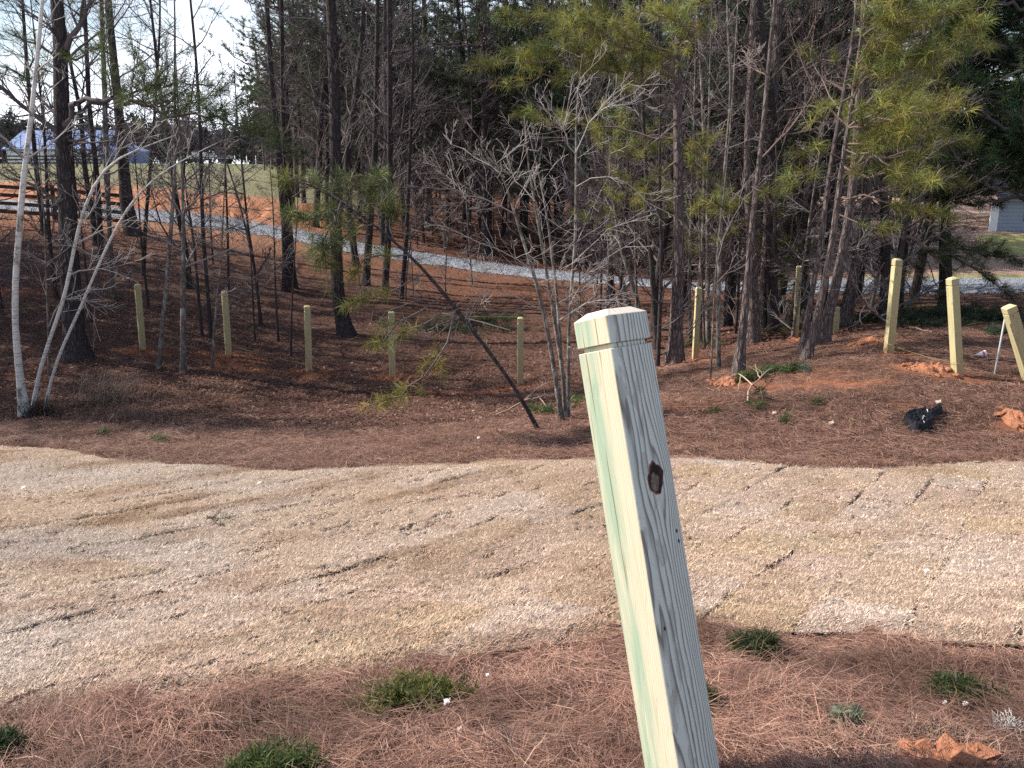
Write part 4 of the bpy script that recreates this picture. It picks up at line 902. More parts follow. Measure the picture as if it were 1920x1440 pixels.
# right of the middle
RT = [
 ("grey", "white stemmed slender tree behind the top of the multi stemmed tree", [(1180,575,11),(1150,470,10),(1133,400,9),(1120,333,8),(1113,283,7),(1097,83,6),(1077,0,5)], 13, 18, 1.8, 51, {}),
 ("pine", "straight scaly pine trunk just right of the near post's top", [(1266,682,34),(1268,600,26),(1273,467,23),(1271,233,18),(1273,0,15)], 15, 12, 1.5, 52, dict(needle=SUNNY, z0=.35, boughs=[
   ([(1272,190,0),(1220,175,-.3),(1150,135,-.6),(1070,140,-.9),(925,160,-1.2)], 6, dict(t0=.3, side=.42, step=.07, up=.2)), ([(1272,60,0),(1200,45,-.2),(1100,50,-.5),(1000,45,-.8),(925,30,-1.0)], 6, dict(t0=.3, side=.42, step=.07, up=.2)), ([(1272,100,0),(1210,95,-.5),(1120,105,-.9),(1000,118,-1.3),(880,130,-1.6)], 6, dict(t0=.3, side=.5, step=.07, up=.15)), ([(1272,20,0),(1320,0,-.5),(1370,-20,-.8)], 5, dict(t0=.2, side=.5, step=.08)), ([(1272,90,0),(1300,70,-.6),(1260,40,-1.0),(1200,20,-1.3)], 5, dict(t0=.2, side=.55, step=.08)),
   ([(1272,120,0),(1240,100,-.3),(1200,80,-.5),(1180,50,-.7)], 5, dict(t0=.2, side=.55, step=.08)), ([(1272,60,0),(1260,30,-.3),(1230,10,-.6)], 5, dict(t0=.1, side=.6, step=.08)), ([(1272,150,0),(1240,120,-.5),(1200,110,-.9)], 5, dict(t0=.15, side=.55, step=.08)),
   ([(1272,230,0),(1230,260,-.3),(1185,290,-.5),(1150,270,-.6)], 4, dict(t0=.4, side=.35, step=.11)), ([(1272,300,0),(1230,330,-.3),(1190,375,-.4)], 4, dict(t0=.45, side=.35, step=.12)), ([(1272,40,0),(1290,10,-.4),(1320,-30,-.6)], 5, dict(t0=.2, side=.5, step=.1)),
   ([(1272,260,0),(1180,245,.3),(1060,230,.5),(960,215,.6)], 4, dict(t0=.45, side=.4, step=.10))], pinefrom=.72, pinelen=2.4)),
 ("pine", "pinkish upright pine trunk with rough foot, right of the pale saplings", [(1412,640,30),(1411,560,25),(1408,440,20),(1400,300,15),(1407,167,14),(1413,0,12)], 15, 12, 1.4, 53, dict(needle=GREEN, pinefrom=.68, z0=.3)),
 ("pine", "sunlit scaly pine in front of the upright one, leaning gently right", [(1384,698,24),(1390,640,19),(1397,590,16),(1405,473,13),(1420,333,11),(1430,250,10),(1443,100,9),(1453,0,8)], 13, 16, 1.2, 54, dict(needle=GREEN, pinefrom=.7, z0=.25, boughs=[([(1410,350,0),(1440,362,-.3),(1470,365,-.5)], 3, dict(t0=.4, side=.35, step=.1)), ([(1407,440,0),(1370,400,-.3),(1330,380,-.5)], 3, dict(t0=.5, side=.3, step=.12)), ([(1403,380,0),(1350,350,.3),(1310,320,.5)], 3, dict(t0=.5, side=.35, step=.12))])),
 ("pine", "dark straight pine trunk half behind the sunlit leaning one", [(1428,620,20),(1438,450,18),(1445,300,18),(1455,100,17),(1462,0,16)], 16, 14, 1.8, 55, dict(needle=GREEN, pinefrom=.66)),
 ("pine", "dark trunk standing behind the yellow post near the woods' middle right", [(1516,600,16),(1503,433,14),(1500,250,14),(1500,100,13),(1502,0,12)], 15, 14, 1.8, 56, dict(needle=GREEN, pinefrom=.62)),
 ("pine", "dark trunk just right of the yellow post near the leaning twin trunks", [(1478,605,16),(1510,480,16),(1540,260,15),(1548,120,14),(1554,0,13)], 15, 14, 1.8, 57, dict(needle=GREEN, pinefrom=.62)),
 ("pine", "left one of two leaning pale pine trunks standing on the straw mound", [(1502,665,17),(1510,620,14),(1527,523,12),(1542,440,11),(1553,333,10),(1577,200,9),(1593,117,9),(1608,0,8)], 12, 14, 1.3, 58, dict(needle=GREEN, pinefrom=.72, z0=.3)),
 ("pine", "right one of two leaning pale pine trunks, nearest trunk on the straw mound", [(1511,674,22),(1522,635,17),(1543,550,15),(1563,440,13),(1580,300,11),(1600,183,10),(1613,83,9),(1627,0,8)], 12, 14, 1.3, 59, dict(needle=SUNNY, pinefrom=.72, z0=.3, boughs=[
   ([(1590,240,0),(1640,230,-.5),(1720,215,-1.),(1820,210,-1.4)], 5, dict(t0=.25, side=.5, step=.08)), ([(1608,120,0),(1660,60,-.5),(1740,40,-1.),(1860,10,-1.4)], 5, dict(t0=.25, side=.5, step=.08)), ([(1598,190,0),(1640,110,-.4),(1690,20,-.8)], 5, dict(t0=.25, side=.5, step=.09)), ([(1583,280,0),(1650,300,-.6),(1700,340,-1.),(1760,345,-1.3)], 4, dict(t0=.3, side=.42, step=.085)), ([(1576,340,0),(1520,330,-.4),(1460,350,-.8)], 3, dict(t0=.45, side=.35, step=.11)),
   ([(1594,215,0),(1650,170,-.3),(1720,120,-.6),(1800,70,-.9),(1850,40,-1.1)], 6, dict(t0=.22, side=.48, step=.07, up=.12)), ([(1590,240,0),(1640,215,-.3),(1700,175,-.6),(1765,100,-.9)], 6, dict(t0=.2, side=.5, step=.075, up=.12)),
   ([(1605,140,0),(1650,100,-.2),(1700,60,-.4),(1760,10,-.6)], 5, dict(t0=.15, side=.5, step=.075)), ([(1585,270,0),(1640,270,-.4),(1700,255,-.8),(1765,235,-1.1)], 5, dict(t0=.25, side=.45, step=.075)),
   ([(1580,310,0),(1630,330,-.4),(1690,310,-.7),(1745,280,-.9)], 5, dict(t0=.25, side=.42, step=.075, up=.05)), ([(1572,370,0),(1620,370,-.3),(1680,385,-.6),(1740,400,-.9),(1795,408,-1.2)], 4, dict(t0=.5, side=.34, step=.07, up=.05)),
   ([(1568,400,0),(1610,420,-.3),(1650,430,-.5),(1680,425,-.6)], 3, dict(t0=.4, side=.3, step=.09, up=-.05)), ([(1600,180,0),(1560,200,-.3),(1520,230,-.6)], 4, dict(t0=.4, side=.4, step=.1)), ([(1615,70,0),(1660,30,-.3),(1720,-20,-.5)], 5, dict(t0=.15, side=.5, step=.08)),
   ([(1580,300,0),(1540,280,-.3),(1480,290,-.5)], 3, dict(t0=.5, side=.3, step=.11)), ([(1578,320,0),(1620,295,.4),(1670,255,.8),(1730,200,1.2)], 5, dict(t0=.2, side=.5, step=.08)), ([(1596,200,0),(1650,230,.5),(1720,210,.9),(1800,180,1.4)], 5, dict(t0=.2, side=.5, step=.08))])),
 ("pine", "thick rough pine trunk right behind the leaning pair of pale trunks", [(1542,645,27),(1550,600,22),(1567,540,20),(1583,457,18),(1600,350,17),(1613,167,16),(1622,0,15)], 15, 10, 1.6, 60, dict(needle=GREEN, pinefrom=.66, pinelen=2.4, boughs=[
   ([(1605,300,0),(1680,290,.4),(1760,270,.8),(1830,270,1.2)], 6, dict(t0=.25, side=.5, step=.08)), ([(1610,200,0),(1690,150,.5),(1780,110,.9),(1870,90,1.3)], 6, dict(t0=.25, side=.5, step=.08)), ([(1615,120,0),(1690,70,.4),(1760,30,.8)], 6, dict(t0=.2, side=.5, step=.08)), ([(1595,380,0),(1660,360,.4),(1740,340,.8),(1820,350,1.1)], 5, dict(t0=.3, side=.45, step=.08)), ([(1610,160,0),(1560,120,.2),(1500,90,.4)], 5, dict(t0=.4, side=.4, step=.1))])),
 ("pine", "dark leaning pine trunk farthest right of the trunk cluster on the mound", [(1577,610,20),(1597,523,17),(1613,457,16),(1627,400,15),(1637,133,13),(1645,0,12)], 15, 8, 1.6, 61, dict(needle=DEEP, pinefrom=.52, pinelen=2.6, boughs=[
   ([(1618,450,0),(1680,442,-.5),(1740,460,-.9),(1800,490,-1.3),(1860,530,-1.6),(1900,560,-1.8)], 10, dict(t0=.42, side=.42, step=.075, up=.02)), ([(1622,430,0),(1690,430,0),(1770,450,.2),(1850,480,.4),(1930,500,.6)], 8, dict(t0=.35, side=.48, step=.075, up=.05)),
   ([(1640,444,-.2),(1690,475,-.4),(1730,530,-.5),(1770,580,-.6)], 5, dict(t0=.2, side=.45, step=.14, up=-.1, dead=.75)), ([(1660,446,-.4),(1700,520,-.5),(1712,590,-.6)], 5, dict(t0=.2, side=.45, step=.14, up=-.1, dead=.75)), ([(1720,455,-.8),(1770,500,-1.),(1800,550,-1.1),(1830,590,-1.2)], 5, dict(t0=.2, side=.45, step=.13, up=-.1, dead=.6)), ([(1700,450,-.7),(1740,500,-.7),(1765,560,-.7)], 4, dict(t0=.2, side=.4, step=.14, up=-.1, dead=.8)),
   ([(1625,400,0),(1720,380,.6),(1800,370,1.),(1880,390,1.4)], 7, dict(t0=.3, side=.5, step=.08))])),
 ("grey", "pale straight sapling behind the weathered greenish post", [(1328,642,11),(1327,560,10),(1327,473,9),(1326,380,8),(1330,200,6),(1332,100,5)], 9, 14, 1.1, 62, {}),
 ("grey", "lichen white sapling standing in front of the weathered greenish post", [(1347,694,11),(1347,600,10),(1348,507,9),(1350,433,8),(1360,300,7),(1372,170,6),(1363,33,5)], 9, 14, 1.1, 63, {}),
 ("grey", "thinnest pale stem left of the lichen white sapling", [(1332,710,5),(1337,607,5),(1342,500,4),(1355,380,4),(1368,260,3)], 6, 10, .9, 64, {}),
 ("dark", "thin dark sapling against the gravel road, right of the sunlit pines", [(1446,605,7),(1450,500,6),(1455,350,6),(1458,200,5)], 8, 14, 1.3, 65, {}),
 ("dark", "slim dark trunk left of the straight scaly pine, behind the near post", [(1232,655,14),(1225,540,12),(1215,400,10),(1205,200,8),(1200,50,7)], 12, 20, 1.8, 66, {}),
 ("grey", "crooked grey trunk behind the top of the near post", [(1208,640,12),(1195,560,11),(1165,470,9),(1150,380,8),(1160,250,6)], 8, 18, 1.5, 67, {}),
 ("grey", "slim grey tree with many fine twigs behind the pale sapling", [(1296,640,8),(1292,520,8),(1297,380,7),(1302,200,6),(1306,60,5)], 10, 20, 1.5, 68, {})]
for kd, lab, pts, h, nb, bl, sd, kw in RT:
    hero(kd, lab, pts, h=h, nb=nb, bl=bl, lev=2, kids=4, seed=sd, **{**dict(z0=.24, up=.05), **kw})
# low young pines with few tufts in the middle
hero("pine", "spindly young pine with sparse yellow green tufts left of the scaly trunk", [(1195,650,6),(1193,520,6),(1190,420,5),(1185,330,4),(1175,250,3)], h=6, nb=4, bl=.6, z0=.3, lev=1, seed=70, needle=SUNNY, per=40, pinefrom=.48, pinelen=.85, pinestep=.42)
hero("pine", "spindly young pine with yellowish tufts between the two sunlit trunks", [(1322,655,6),(1318,560,6),(1312,460,5),(1310,360,4),(1306,300,3)], h=4.6, nb=4, bl=.6, z0=.3, lev=1, seed=71, needle=SUNNY, per=40, pinefrom=.5, pinelen=.8, pinestep=.5)
hero("pine", "small green young pine in front of the dark trunks beside the yellow post", [(1458,612,7),(1462,540,6),(1464,470,5),(1466,420,4)], h=3.4, nb=2, bl=.5, z0=.2, lev=1, seed=72, needle=GREEN, per=40, pinefrom=.3, pinelen=.7, pinestep=.5)
# big shaded pines filling the right edge, their trunks outside or hidden
hero("oldpine", "large dense dark green pine filling the right edge of the picture", [(1985,590,40),(1985,450,36),(1982,200,30),(1980,0,26)], h=15, nb=3, bl=1., z0=.2, lev=1, seed=73, needle=(.05,.082,.036), per=44, pinefrom=.17, pinelen=4.4, pinestep=.36, nwid=.010)
hero('oldpine', 'dark green pine crowding the upper right corner behind the large dense one', [(1940,560,26),(1938,430,22),(1935,250,18),(1930,0,15)], h=16, nb=3, bl=1., z0=.2, lev=1, seed=75, needle=(.042,.07,.034), per=40, pinefrom=.21, pinelen=3.6, pinestep=.4, nwid=.010)
hero("oldpine", "dark green pine behind the low bough, left of the large dense one", [(1775,575,26),(1772,450,22),(1768,250,18),(1765,0,15)], h=14, nb=3, bl=1., z0=.2, lev=1, seed=74, needle=(.045,.075,.034), per=36, pinefrom=.36, pinelen=2.9, pinestep=.5, nwid=.008)
# ------------------------------------------------------------------ the woods behind
def proto_bare(seed, h, r, nb, bl, mat, twm, lev=2, kids=5, lean=.06):
    rg = np.random.default_rng(seed); P = [np.array([0, 0, -.3])]; d = np.array([rg.normal(0, lean), rg.normal(0, lean), 1.]); n = int(h / .5)
    for _ in range(n): d = unit(d + rg.normal(0, .035, 3) + np.array([0, 0, .03])); P.append(P[-1] + d * h / n)
    S = _sm(np.array(P)); wr = r * (1 - .88 * np.linspace(0, 1, len(S)) ** 1.1); wr[0] *= 1.4
    b = Buf(); tube(b, S, wr, 8, None, True, .08, rg); bb = Buf()
    for k in range(nb):
        t = .12 + .86 * (k + rg.random()) / nb; i = int(t * (len(S) - 2)); az = rg.uniform(0, 6.28); L = bl * rg.uniform(.5, 1.2) * (1.15 - .7 * t)
        grow(bb, S[i], [math.cos(az), math.sin(az), rg.uniform(.1, 1.)], L, min(wr[i] * .5, .008 + .011 * L), lev, rg, .04, .10, kids, rmin=.0048)
    return [("trunk", b.mesh("trunk", mat)), ("branches", bb.mesh("branches", twm))]
def proto_pine(seed, h, r, frm, pl, col, mat, per=20, step=.6, dead=10, nw=.012):
    rg = np.random.default_rng(seed); P = [np.array([0, 0, -.3])]; d = np.array([rg.normal(0, .03), rg.normal(0, .03), 1.]); n = int(h / .6)
    for _ in range(n): d = unit(d + rg.normal(0, .02, 3) + np.array([0, 0, .03])); P.append(P[-1] + d * h / n)
    S = _sm(np.array(P)); wr = r * (1 - .9 * np.linspace(0, 1, len(S))); wr[0] *= 1.35
    b = Buf(); tube(b, S, wr, 9, None, True, .08, rg); bb = Buf(); tips = []
    for k in range(dead):
        t = rg.uniform(.12, frm + .05); i = int(t * (len(S) - 2)); az = rg.uniform(0, 6.28)
        grow(bb, S[i], [math.cos(az), math.sin(az), rg.uniform(-.1, .4)], rg.uniform(.6, 1.8), .016, 1, rg, .0, .14, 4, rmin=.005)
    z = frm
    while z < .98:
        i = int(z * (len(S) - 2)); a0 = rg.uniform(0, 6.28); w = rg.integers(3, 6)
        for q in range(w):
            az = a0 + q * 6.28 / w + rg.normal(0, .25); L = pl * rg.uniform(.6, 1.15) * (1.1 - .85 * (z - frm) / (1 - frm)) + .3; dd = unit([math.cos(az), math.sin(az), rg.uniform(.0, .5)])
            bough_on(bb, tips, [S[i], S[i] + dd * L * .5 - [0, 0, .06 * L], S[i] + dd * L + [0, 0, .1 * L]], .012 + .01 * L, rg, .28, .45, .26, sub=False)
        z += step / h * rg.uniform(.7, 1.3)
    nb_ = Buf(); needles(nb_, tips, per, .20, nw, col, rg)
    return [("trunk", b.mesh("trunk", mat)), ("branches", bb.mesh("branches", M_twig_dark)), ("needles", nb_.mesh("needles", M_needle, colors=True))]
def place(proto, name, label, cat, group, x, y, rot, sc):
    z = float(zgr(x, y)); o = thing(name, (x, y, z), label, cat, group); o.rotation_euler = (rng.normal(0, .02), rng.normal(0, .02), rot); o.scale = (sc, sc, sc)
    for nm, me in proto: obj(nm, me, o)
PB = [proto_bare(200 + i, h, r, nb, bl, mt, tw, 2, 7) for i, (h, r, nb, bl, mt, tw) in enumerate([(14, .12, 34, 3.0, M_dark, M_twig_dark), (12, .085, 34, 2.5, M_dark, M_twig_dark), (15, .14, 32, 3.3, M_dark, M_twig_dark), (11, .065, 34, 2.2, M_grey, M_twig_dark)])]
PS = [proto_bare(220 + i, h, r, nb, bl, mt, tw, 2, 5, .10) for i, (h, r, nb, bl, mt, tw) in enumerate([(6, .035, 20, 1.3, M_grey, M_twig_grey), (4.5, .028, 18, 1.2, M_dark, M_twig_dark), (7, .045, 20, 1.5, M_dark, M_twig_dark)])]
PP = [proto_pine(240 + i, h, r, f, pl, c, M_pine_old, 26, .58) for i, (h, r, f, pl, c) in enumerate([(17, .15, .30, 3.2, (.05, .078, .042)), (19, .17, .36, 3.3, (.06, .085, .042)), (15, .13, .24, 3.0, (.045, .072, .042))])]
taken = []
def spot(pxr, yr, mind):
    for _ in range(60):
        px = rng.uniform(*pxr); y = 1 / rng.uniform(1 / yr[1], 1 / yr[0]); x = (px - 960) / FPX / .975 * y; rn, rf = road_y(px)
        if rn - .8 < y < rf + .8: continue
        if all((x - a) ** 2 + (y - b) ** 2 > mind ** 2 for a, b in taken): taken.append((x, y)); return x, y
    return None
def scatter(n, protos, pxr, yr, mind, name, label, cat, group, s0=.85, s1=1.2):
    for k in range(n):
        s = spot(pxr, yr, mind)
        if s: place(protos[rng.integers(len(protos))], name, label, cat, group, s[0], s[1], rng.uniform(0, 6.28), rng.uniform(s0, s1))
GB = "trees in the dense woods beyond the gravel road"
scatter(66, PP, (600, 1560), (38, 72), 1.9, "pine_tree", "dark green pine in the dense woods beyond the gravel road", "pine tree", "pines in the dense woods beyond the gravel road")
scatter(62, PB, (600, 1480), (37, 72), 1.1, "bare_tree", "leafless dark hardwood in the dense woods beyond the gravel road", "bare tree", GB)
scatter(40, PS, (620, 1480), (35, 52), .9, "bare_sapling", "thin leafless sapling in the understorey beyond the gravel road", "bare tree", "saplings in the understorey beyond the gravel road", .8, 1.3)
scatter(16, PB, (1130, 1680), (18, 30), 1.1, "bare_tree", "leafless tree in the crowd of trunks before the road on the right", "bare tree", "leafless trees before the road on the right", .7, 1.)
scatter(9, PP, (1280, 1700), (19, 29), 1.4, "pine_tree", "dark pine in the crowd of trunks before the road on the right", "pine tree", "pines before the road on the right", .75, 1.)
scatter(12, PS, (1080, 1680), (14.5, 26), .8, "bare_sapling", "thin leafless sapling among the trunks on the right", "bare tree", "saplings among the trunks on the right", .8, 1.15)
scatter(13, PS, (-60, 640), (17, 34), .9, "bare_sapling", "thin leafless sapling on the shaded left bank", "bare tree", "saplings on the shaded left bank", .8, 1.3)
scatter(5, PS, (640, 1000), (20, 31), 1.2, "bare_sapling", "thin leafless sapling on the bank below the gravel road", "bare tree", "saplings on the bank below the gravel road", .7, 1.)
scatter(3, PB, (-60, 430), (22, 34), 2., "bare_tree", "slim leafless tree on the left bank before the brown rails", "bare tree", "leafless trees on the left bank", .7, 1.0)
scatter(3, PP, (560, 660), (39, 52), 2.0, "pine_tree", "dark pine at the woods' left end above the clay bank", "pine tree", "pines at the left end of the woods", .8, 1.05)
# trees standing left of the picture, whose shade falls across the bank
for k, (x, y, s) in enumerate([(-17.5, 19, 1.), (-18, 22, .9), (-20, 24, 1.1), (-17, 14.2, .9), (-24, 18, 1.1), (-24, 29, 1.), (-28, 24, 1.), (-22, 27, .8), (-19, 16, 1.1), (-30, 19, 1.2), (-19.5, 20.5, 1.1), (-25, 21, 1.2), (-32, 27, 1.2), (-27, 31, 1.2), (-33, 33, 1.2), (-20, 15.2, 1.1), (-26, 16, 1.2), (-16.5, 20.2, 1.), (-27, 28.5, 1.2), (-22, 24.5, 1.1)]):
    place(PP[k % 3], "pine_tree", "dark pine beyond the left edge of the view", "pine tree", "pines left of the view", x, y, k * 1.3, s * .8)
# woods so far back that they read as one mass
def build_far_woods():
    rg = np.random.default_rng(5); b = Buf()
    for k in range(330):
        px = rg.uniform(520, 1640); y = rg.uniform(84, 125); x = (px - 960) / FPX / .975 * y; z = float(zbase(x, y)); h = rg.uniform(11, 19); r = rg.uniform(.08, .2)
        c = np.array([.12, .10, .10]) * rg.uniform(.6, 1.5)
        tube(b, [[x, y, z - .5], [x + rg.normal(0, .3), y, z + h * .5], [x + rg.normal(0, .6), y, z + h]], [r, r * .7, .02], 5, c)
        for _ in range(30):
            q = np.array([x, y, z + rg.uniform(.05, .95) * h]); d = unit([rg.normal(), rg.normal() * .5, rg.uniform(0, 1)]); L = rg.uniform(.8, 3.)
            e = q + d * L; tube(b, [q, (q + e) / 2 + rg.normal(0, .1, 3), e], [.04, .03, .012], 3, c)
            for _ in range(2): e2 = q + d * L * rg.uniform(.3, .9); tube(b, [e2, e2 + unit(d + rvec(rg)) * L * .5], [.022, .010], 3, c)
    m = Mat("far_bark", .95, .1); m.color(m.attr())
    o = obj("distant_woods", b.mesh("distant_woods", m.m, colors=True)); tag(o, "deep bare woods far behind the gravel road", "woods", kind="stuff")
    def puffs(name, lab, spec):
        V = []; C = []
        for (px, y, h, wdt, n, col, low) in spec:
            x0 = (px - 960) / FPX / .975 * y; z0 = float(zbase(x0, y))
            p = rg.normal(0, 1, (n, 3)); p /= np.linalg.norm(p, axis=1, keepdims=True); p *= rg.random((n, 1)) ** .45
            lump = 1 + .35 * np.sin(p[:, :1] * 5 + px) * np.cos(p[:, 2:] * 4 + y)
            p = p * [wdt, wdt, h * (1 - low) * .5] * lump + [x0, y, z0 + h * (1 + low) * .5]
            s = y / FPX * 3.4
            t = p[:, None] + rg.normal(0, s, (n, 3, 3)); V.append(t.reshape(-1, 3)); C.append(np.repeat(np.asarray(col) * rg.uniform(.6, 1.4, (n, 1)), 3, 0))
        V = np.concatenate(V); b = Buf(); b.add(V, None, np.arange(len(V)).reshape(-1, 3), np.concatenate(C))
        tag(obj(name, b.mesh(name, M_leaf, colors=True, smooth=False)), lab, "woods", kind="stuff")
    S = []
    for k in range(150):
        px = rg.uniform(-150, 760); y = rg.uniform(200, 245); pine = rg.random() < .6
        S.append((px, y, rg.uniform(7.5, 11.5) * (1. if px < 400 else .95), rg.uniform(2, 3.6), 480, (.060, .072, .055) if pine else (.105, .095, .105), .0))
    puffs("far_treeline", "dark treeline on the far side of the field", S)
    S = []
    for k in range(190):
        px = rg.uniform(520, 1900); y = rg.uniform(90, 135); S.append((px, y, rg.uniform(9, 15) if rg.random() < .5 else rg.uniform(3, 6), rg.uniform(2, 3.4), 500, (.040, .050, .042) if rg.random() < .4 else (.085, .068, .070), rg.choice([.0, .35])))
    puffs("distant_evergreens", "dark evergreens closing the back of the woods", S)
build_far_woods()
# ------------------------------------------------------------------ fences, barn, house, trailer
M_rail = m_plain("dark_stained_rail", (.06, .042, .036), .85, .2, .3, 10)
def rail_fence(name, label, cols, y0, y1, rows, hpost, rails, w=.12, endpost=True):
    base = []
    for px, f in zip(cols, np.linspace(0, 1, len(cols))):
        y = y0 + (y1 - y0) * f; x = (px - 960) / FPX / .975 * y; base.append(np.array([x, y, float(zgr(x, y))]))
    o = thing(name, tuple(base[-1]), label, "fence")
    for p in base:
        b = Buf(); box(b, p + [0, 0, hpost / 2 - .2], (w, w, hpost + .4)); obj("post", b.mesh("post", M_rail, base[-1], False), o)
    for rz in rails:
        b = Buf()
        for p, q in zip(base[:-1], base[1:]):
            c = (p + q) / 2; d = q - p; L = np.linalg.norm(d); X = d / L; Z = unit(np.cross(X, [0, 1, 0])); Z = Z if Z[2] > 0 else -Z; Y = np.cross(Z, X)
            box(b, c + Z * rz * .98 + Y * (-.085), (L + .1, .04, .145), np.column_stack([X, Y, Z]))
        obj("rail", b.mesh("rail", M_rail, base[-1], False), o)
rail_fence("rail_fence", "dark brown four rail fence ending at a post beside the gravel road", [-190, -90, 20, 140, 262], 36.5, 35.2, None, 1.45, (.28, .62, .96, 1.3))
rail_fence("rail_fence", "far dark rail fence running across the field below the blue roof", [-150, -60, 30, 110, 190, 265], 88, 92, None, 1.25, (.35, .7, 1.05))
M_wall_w = m_plain("white_siding", (.66, .68, .72), .6, .3, .08, 3, 0); M_roof_b = m_plain("blue_metal_roof", (.19, .26, .47), .45, .5, .1, .6, 0); M_wall_b = m_plain("blue_metal_wall", (.16, .22, .44), .5, .4, .1, .6, 0); M_dk = m_plain("dark_opening", (.03, .03, .04), .8)
def barn():
    y = 138.; P = lambda px, py: at(px, py, y)
    a = P(12, 286); bq = P(186, 286); ridge = P(100, 243)[2]; eave = P(100, 279)[2]; gz = float(zbase(-30, y)) - .5
    x0, x1 = a[0], bq[0]; dep = 13.
    o = thing("barn", ((x0 + x1) / 2, y, gz), "long barn with blue metal roof seen between the left trunks", "barn"); org = np.array(o.location)
    b = Buf(); V = [[x0, y, gz], [x1, y, gz], [x1, y, eave], [x0, y, eave], [x0, y + dep, gz], [x0, y + dep, eave], [x0, y + dep / 2, ridge - .1]]
    b.add(V, [[0, 1, 2, 3], [4, 0, 3, 5]], [[3, 6, 5]]); obj("wall", b.mesh("wall", M_wall_w, org, False), o)
    b = Buf(); b.add([[x1, y, gz], [x1, y + dep, gz], [x1, y + dep, eave], [x1, y, eave], [x1, y + dep / 2, ridge - .1]], [[0, 1, 2, 3]], [[3, 2, 4]]); obj("gable_wall", b.mesh("gable_wall", M_wall_b, org, False), o)
    b = Buf(); e = .5
    for s0, s1 in ((-.5, dep / 2), (dep + .5, dep / 2)):
        for dz in (0, .16): pass
        V = [[x0 - e, y + s0, eave - .2], [x1 + e, y + s0, eave - .2], [x1 + e, y + s1, ridge], [x0 - e, y + s1, ridge]]; V = V + [[p[0], p[1], p[2] + .16] for p in V]
        b.add(V, [[0, 1, 2, 3], [4, 5, 6, 7], [0, 1, 5, 4], [3, 2, 6, 7], [1, 2, 6, 5], [0, 3, 7, 4]])
    obj("roof", b.mesh("roof", M_roof_b, org, False), o)
    # lean-to annexe in blue at the right end
    b = Buf(); c = P(186, 290); d = P(222, 290); t = P(200, 268)[2]
    b.add([[c[0] + .05, y - .0, gz], [d[0], y, gz], [d[0], y, t - 1.1], [c[0] + .05, y, t], [c[0] + .05, y + dep, gz], [d[0], y + dep, gz], [d[0], y + dep, t - 1.1], [c[0] + .05, y + dep, t]], [[0, 1, 2, 3], [1, 5, 6, 2], [3, 2, 6, 7], [5, 4, 7, 6]]); obj("side_shed", b.mesh("side_shed", M_wall_b, org, False), o)
    for px in (196,):
        b = Buf(); q = P(px, 262); box(b, q + [0, -.12, -.4], (1.1, .1, 1.6)); obj("door", b.mesh("door", M_dk, org, False), o)
barn()
def trailer():
    y = 118.; gz = H + y * float(rayslope(303.5)); x0 = at(350, 300, y)[0]; x1 = at(433, 300, y)[0]; L = x1 - x0
    o = thing("trailer", ((x0 + x1) / 2, y, gz), "long low white trailer parked at the far edge of the field", "trailer"); org = np.array(o.location); M = m_plain("white_paint", (.78, .80, .84), .4, .5, .05, 3, 0)
    b = Buf(); box(b, ((x0 + x1) / 2, y, gz + .62), (L, 1.9, .42)); box(b, (x0 + L * .30, y, gz + 1.0), (L * .25, 1.8, .5)); box(b, (x0 + L * .55, y, gz + .93), (L * .12, 1.8, .34)); obj("body", b.mesh("body", M, org, False), o)
    b = Buf(); box(b, (x0 + L * .5, y - .97, gz + .58), (L * .96, .04, .07)); obj("side_stripe", b.mesh("side_stripe", M_dk, org, False), o)
    for f in (.2, .28, .8):
        b = Buf(); t = np.linspace(0, 2 * math.pi, 14, endpoint=False)
        tube(b, [[x0 + L * f, y - .9, gz + .3], [x0 + L * f, y - .62, gz + .3]], .32, 14, None, True); v = np.stack([x0 + L * f + .32 * np.cos(t), np.full(14, y - .9), gz + .3 + .32 * np.sin(t)], -1); b.add(np.concatenate([v, [[x0 + L * f, y - .93, gz + .3]]]), None, [[i, (i + 1) % 14, 14] for i in range(14)])
        obj("wheel", b.mesh("wheel", M_dk, org), o)
    for k, px in enumerate((441, 463, 480)):
        b = Buf(); p = at(px, 303, y); tube(b, [[p[0], y, p[2] - .4], [p[0], y, p[2] + .75]], .06, 6, None, True); q = obj("marker_post", b.mesh("marker_post", M, p)); q.location = p
        tag(q, "thin white stake standing at the field edge right of the trailer", "stake", "white stakes at the field edge")
trailer()
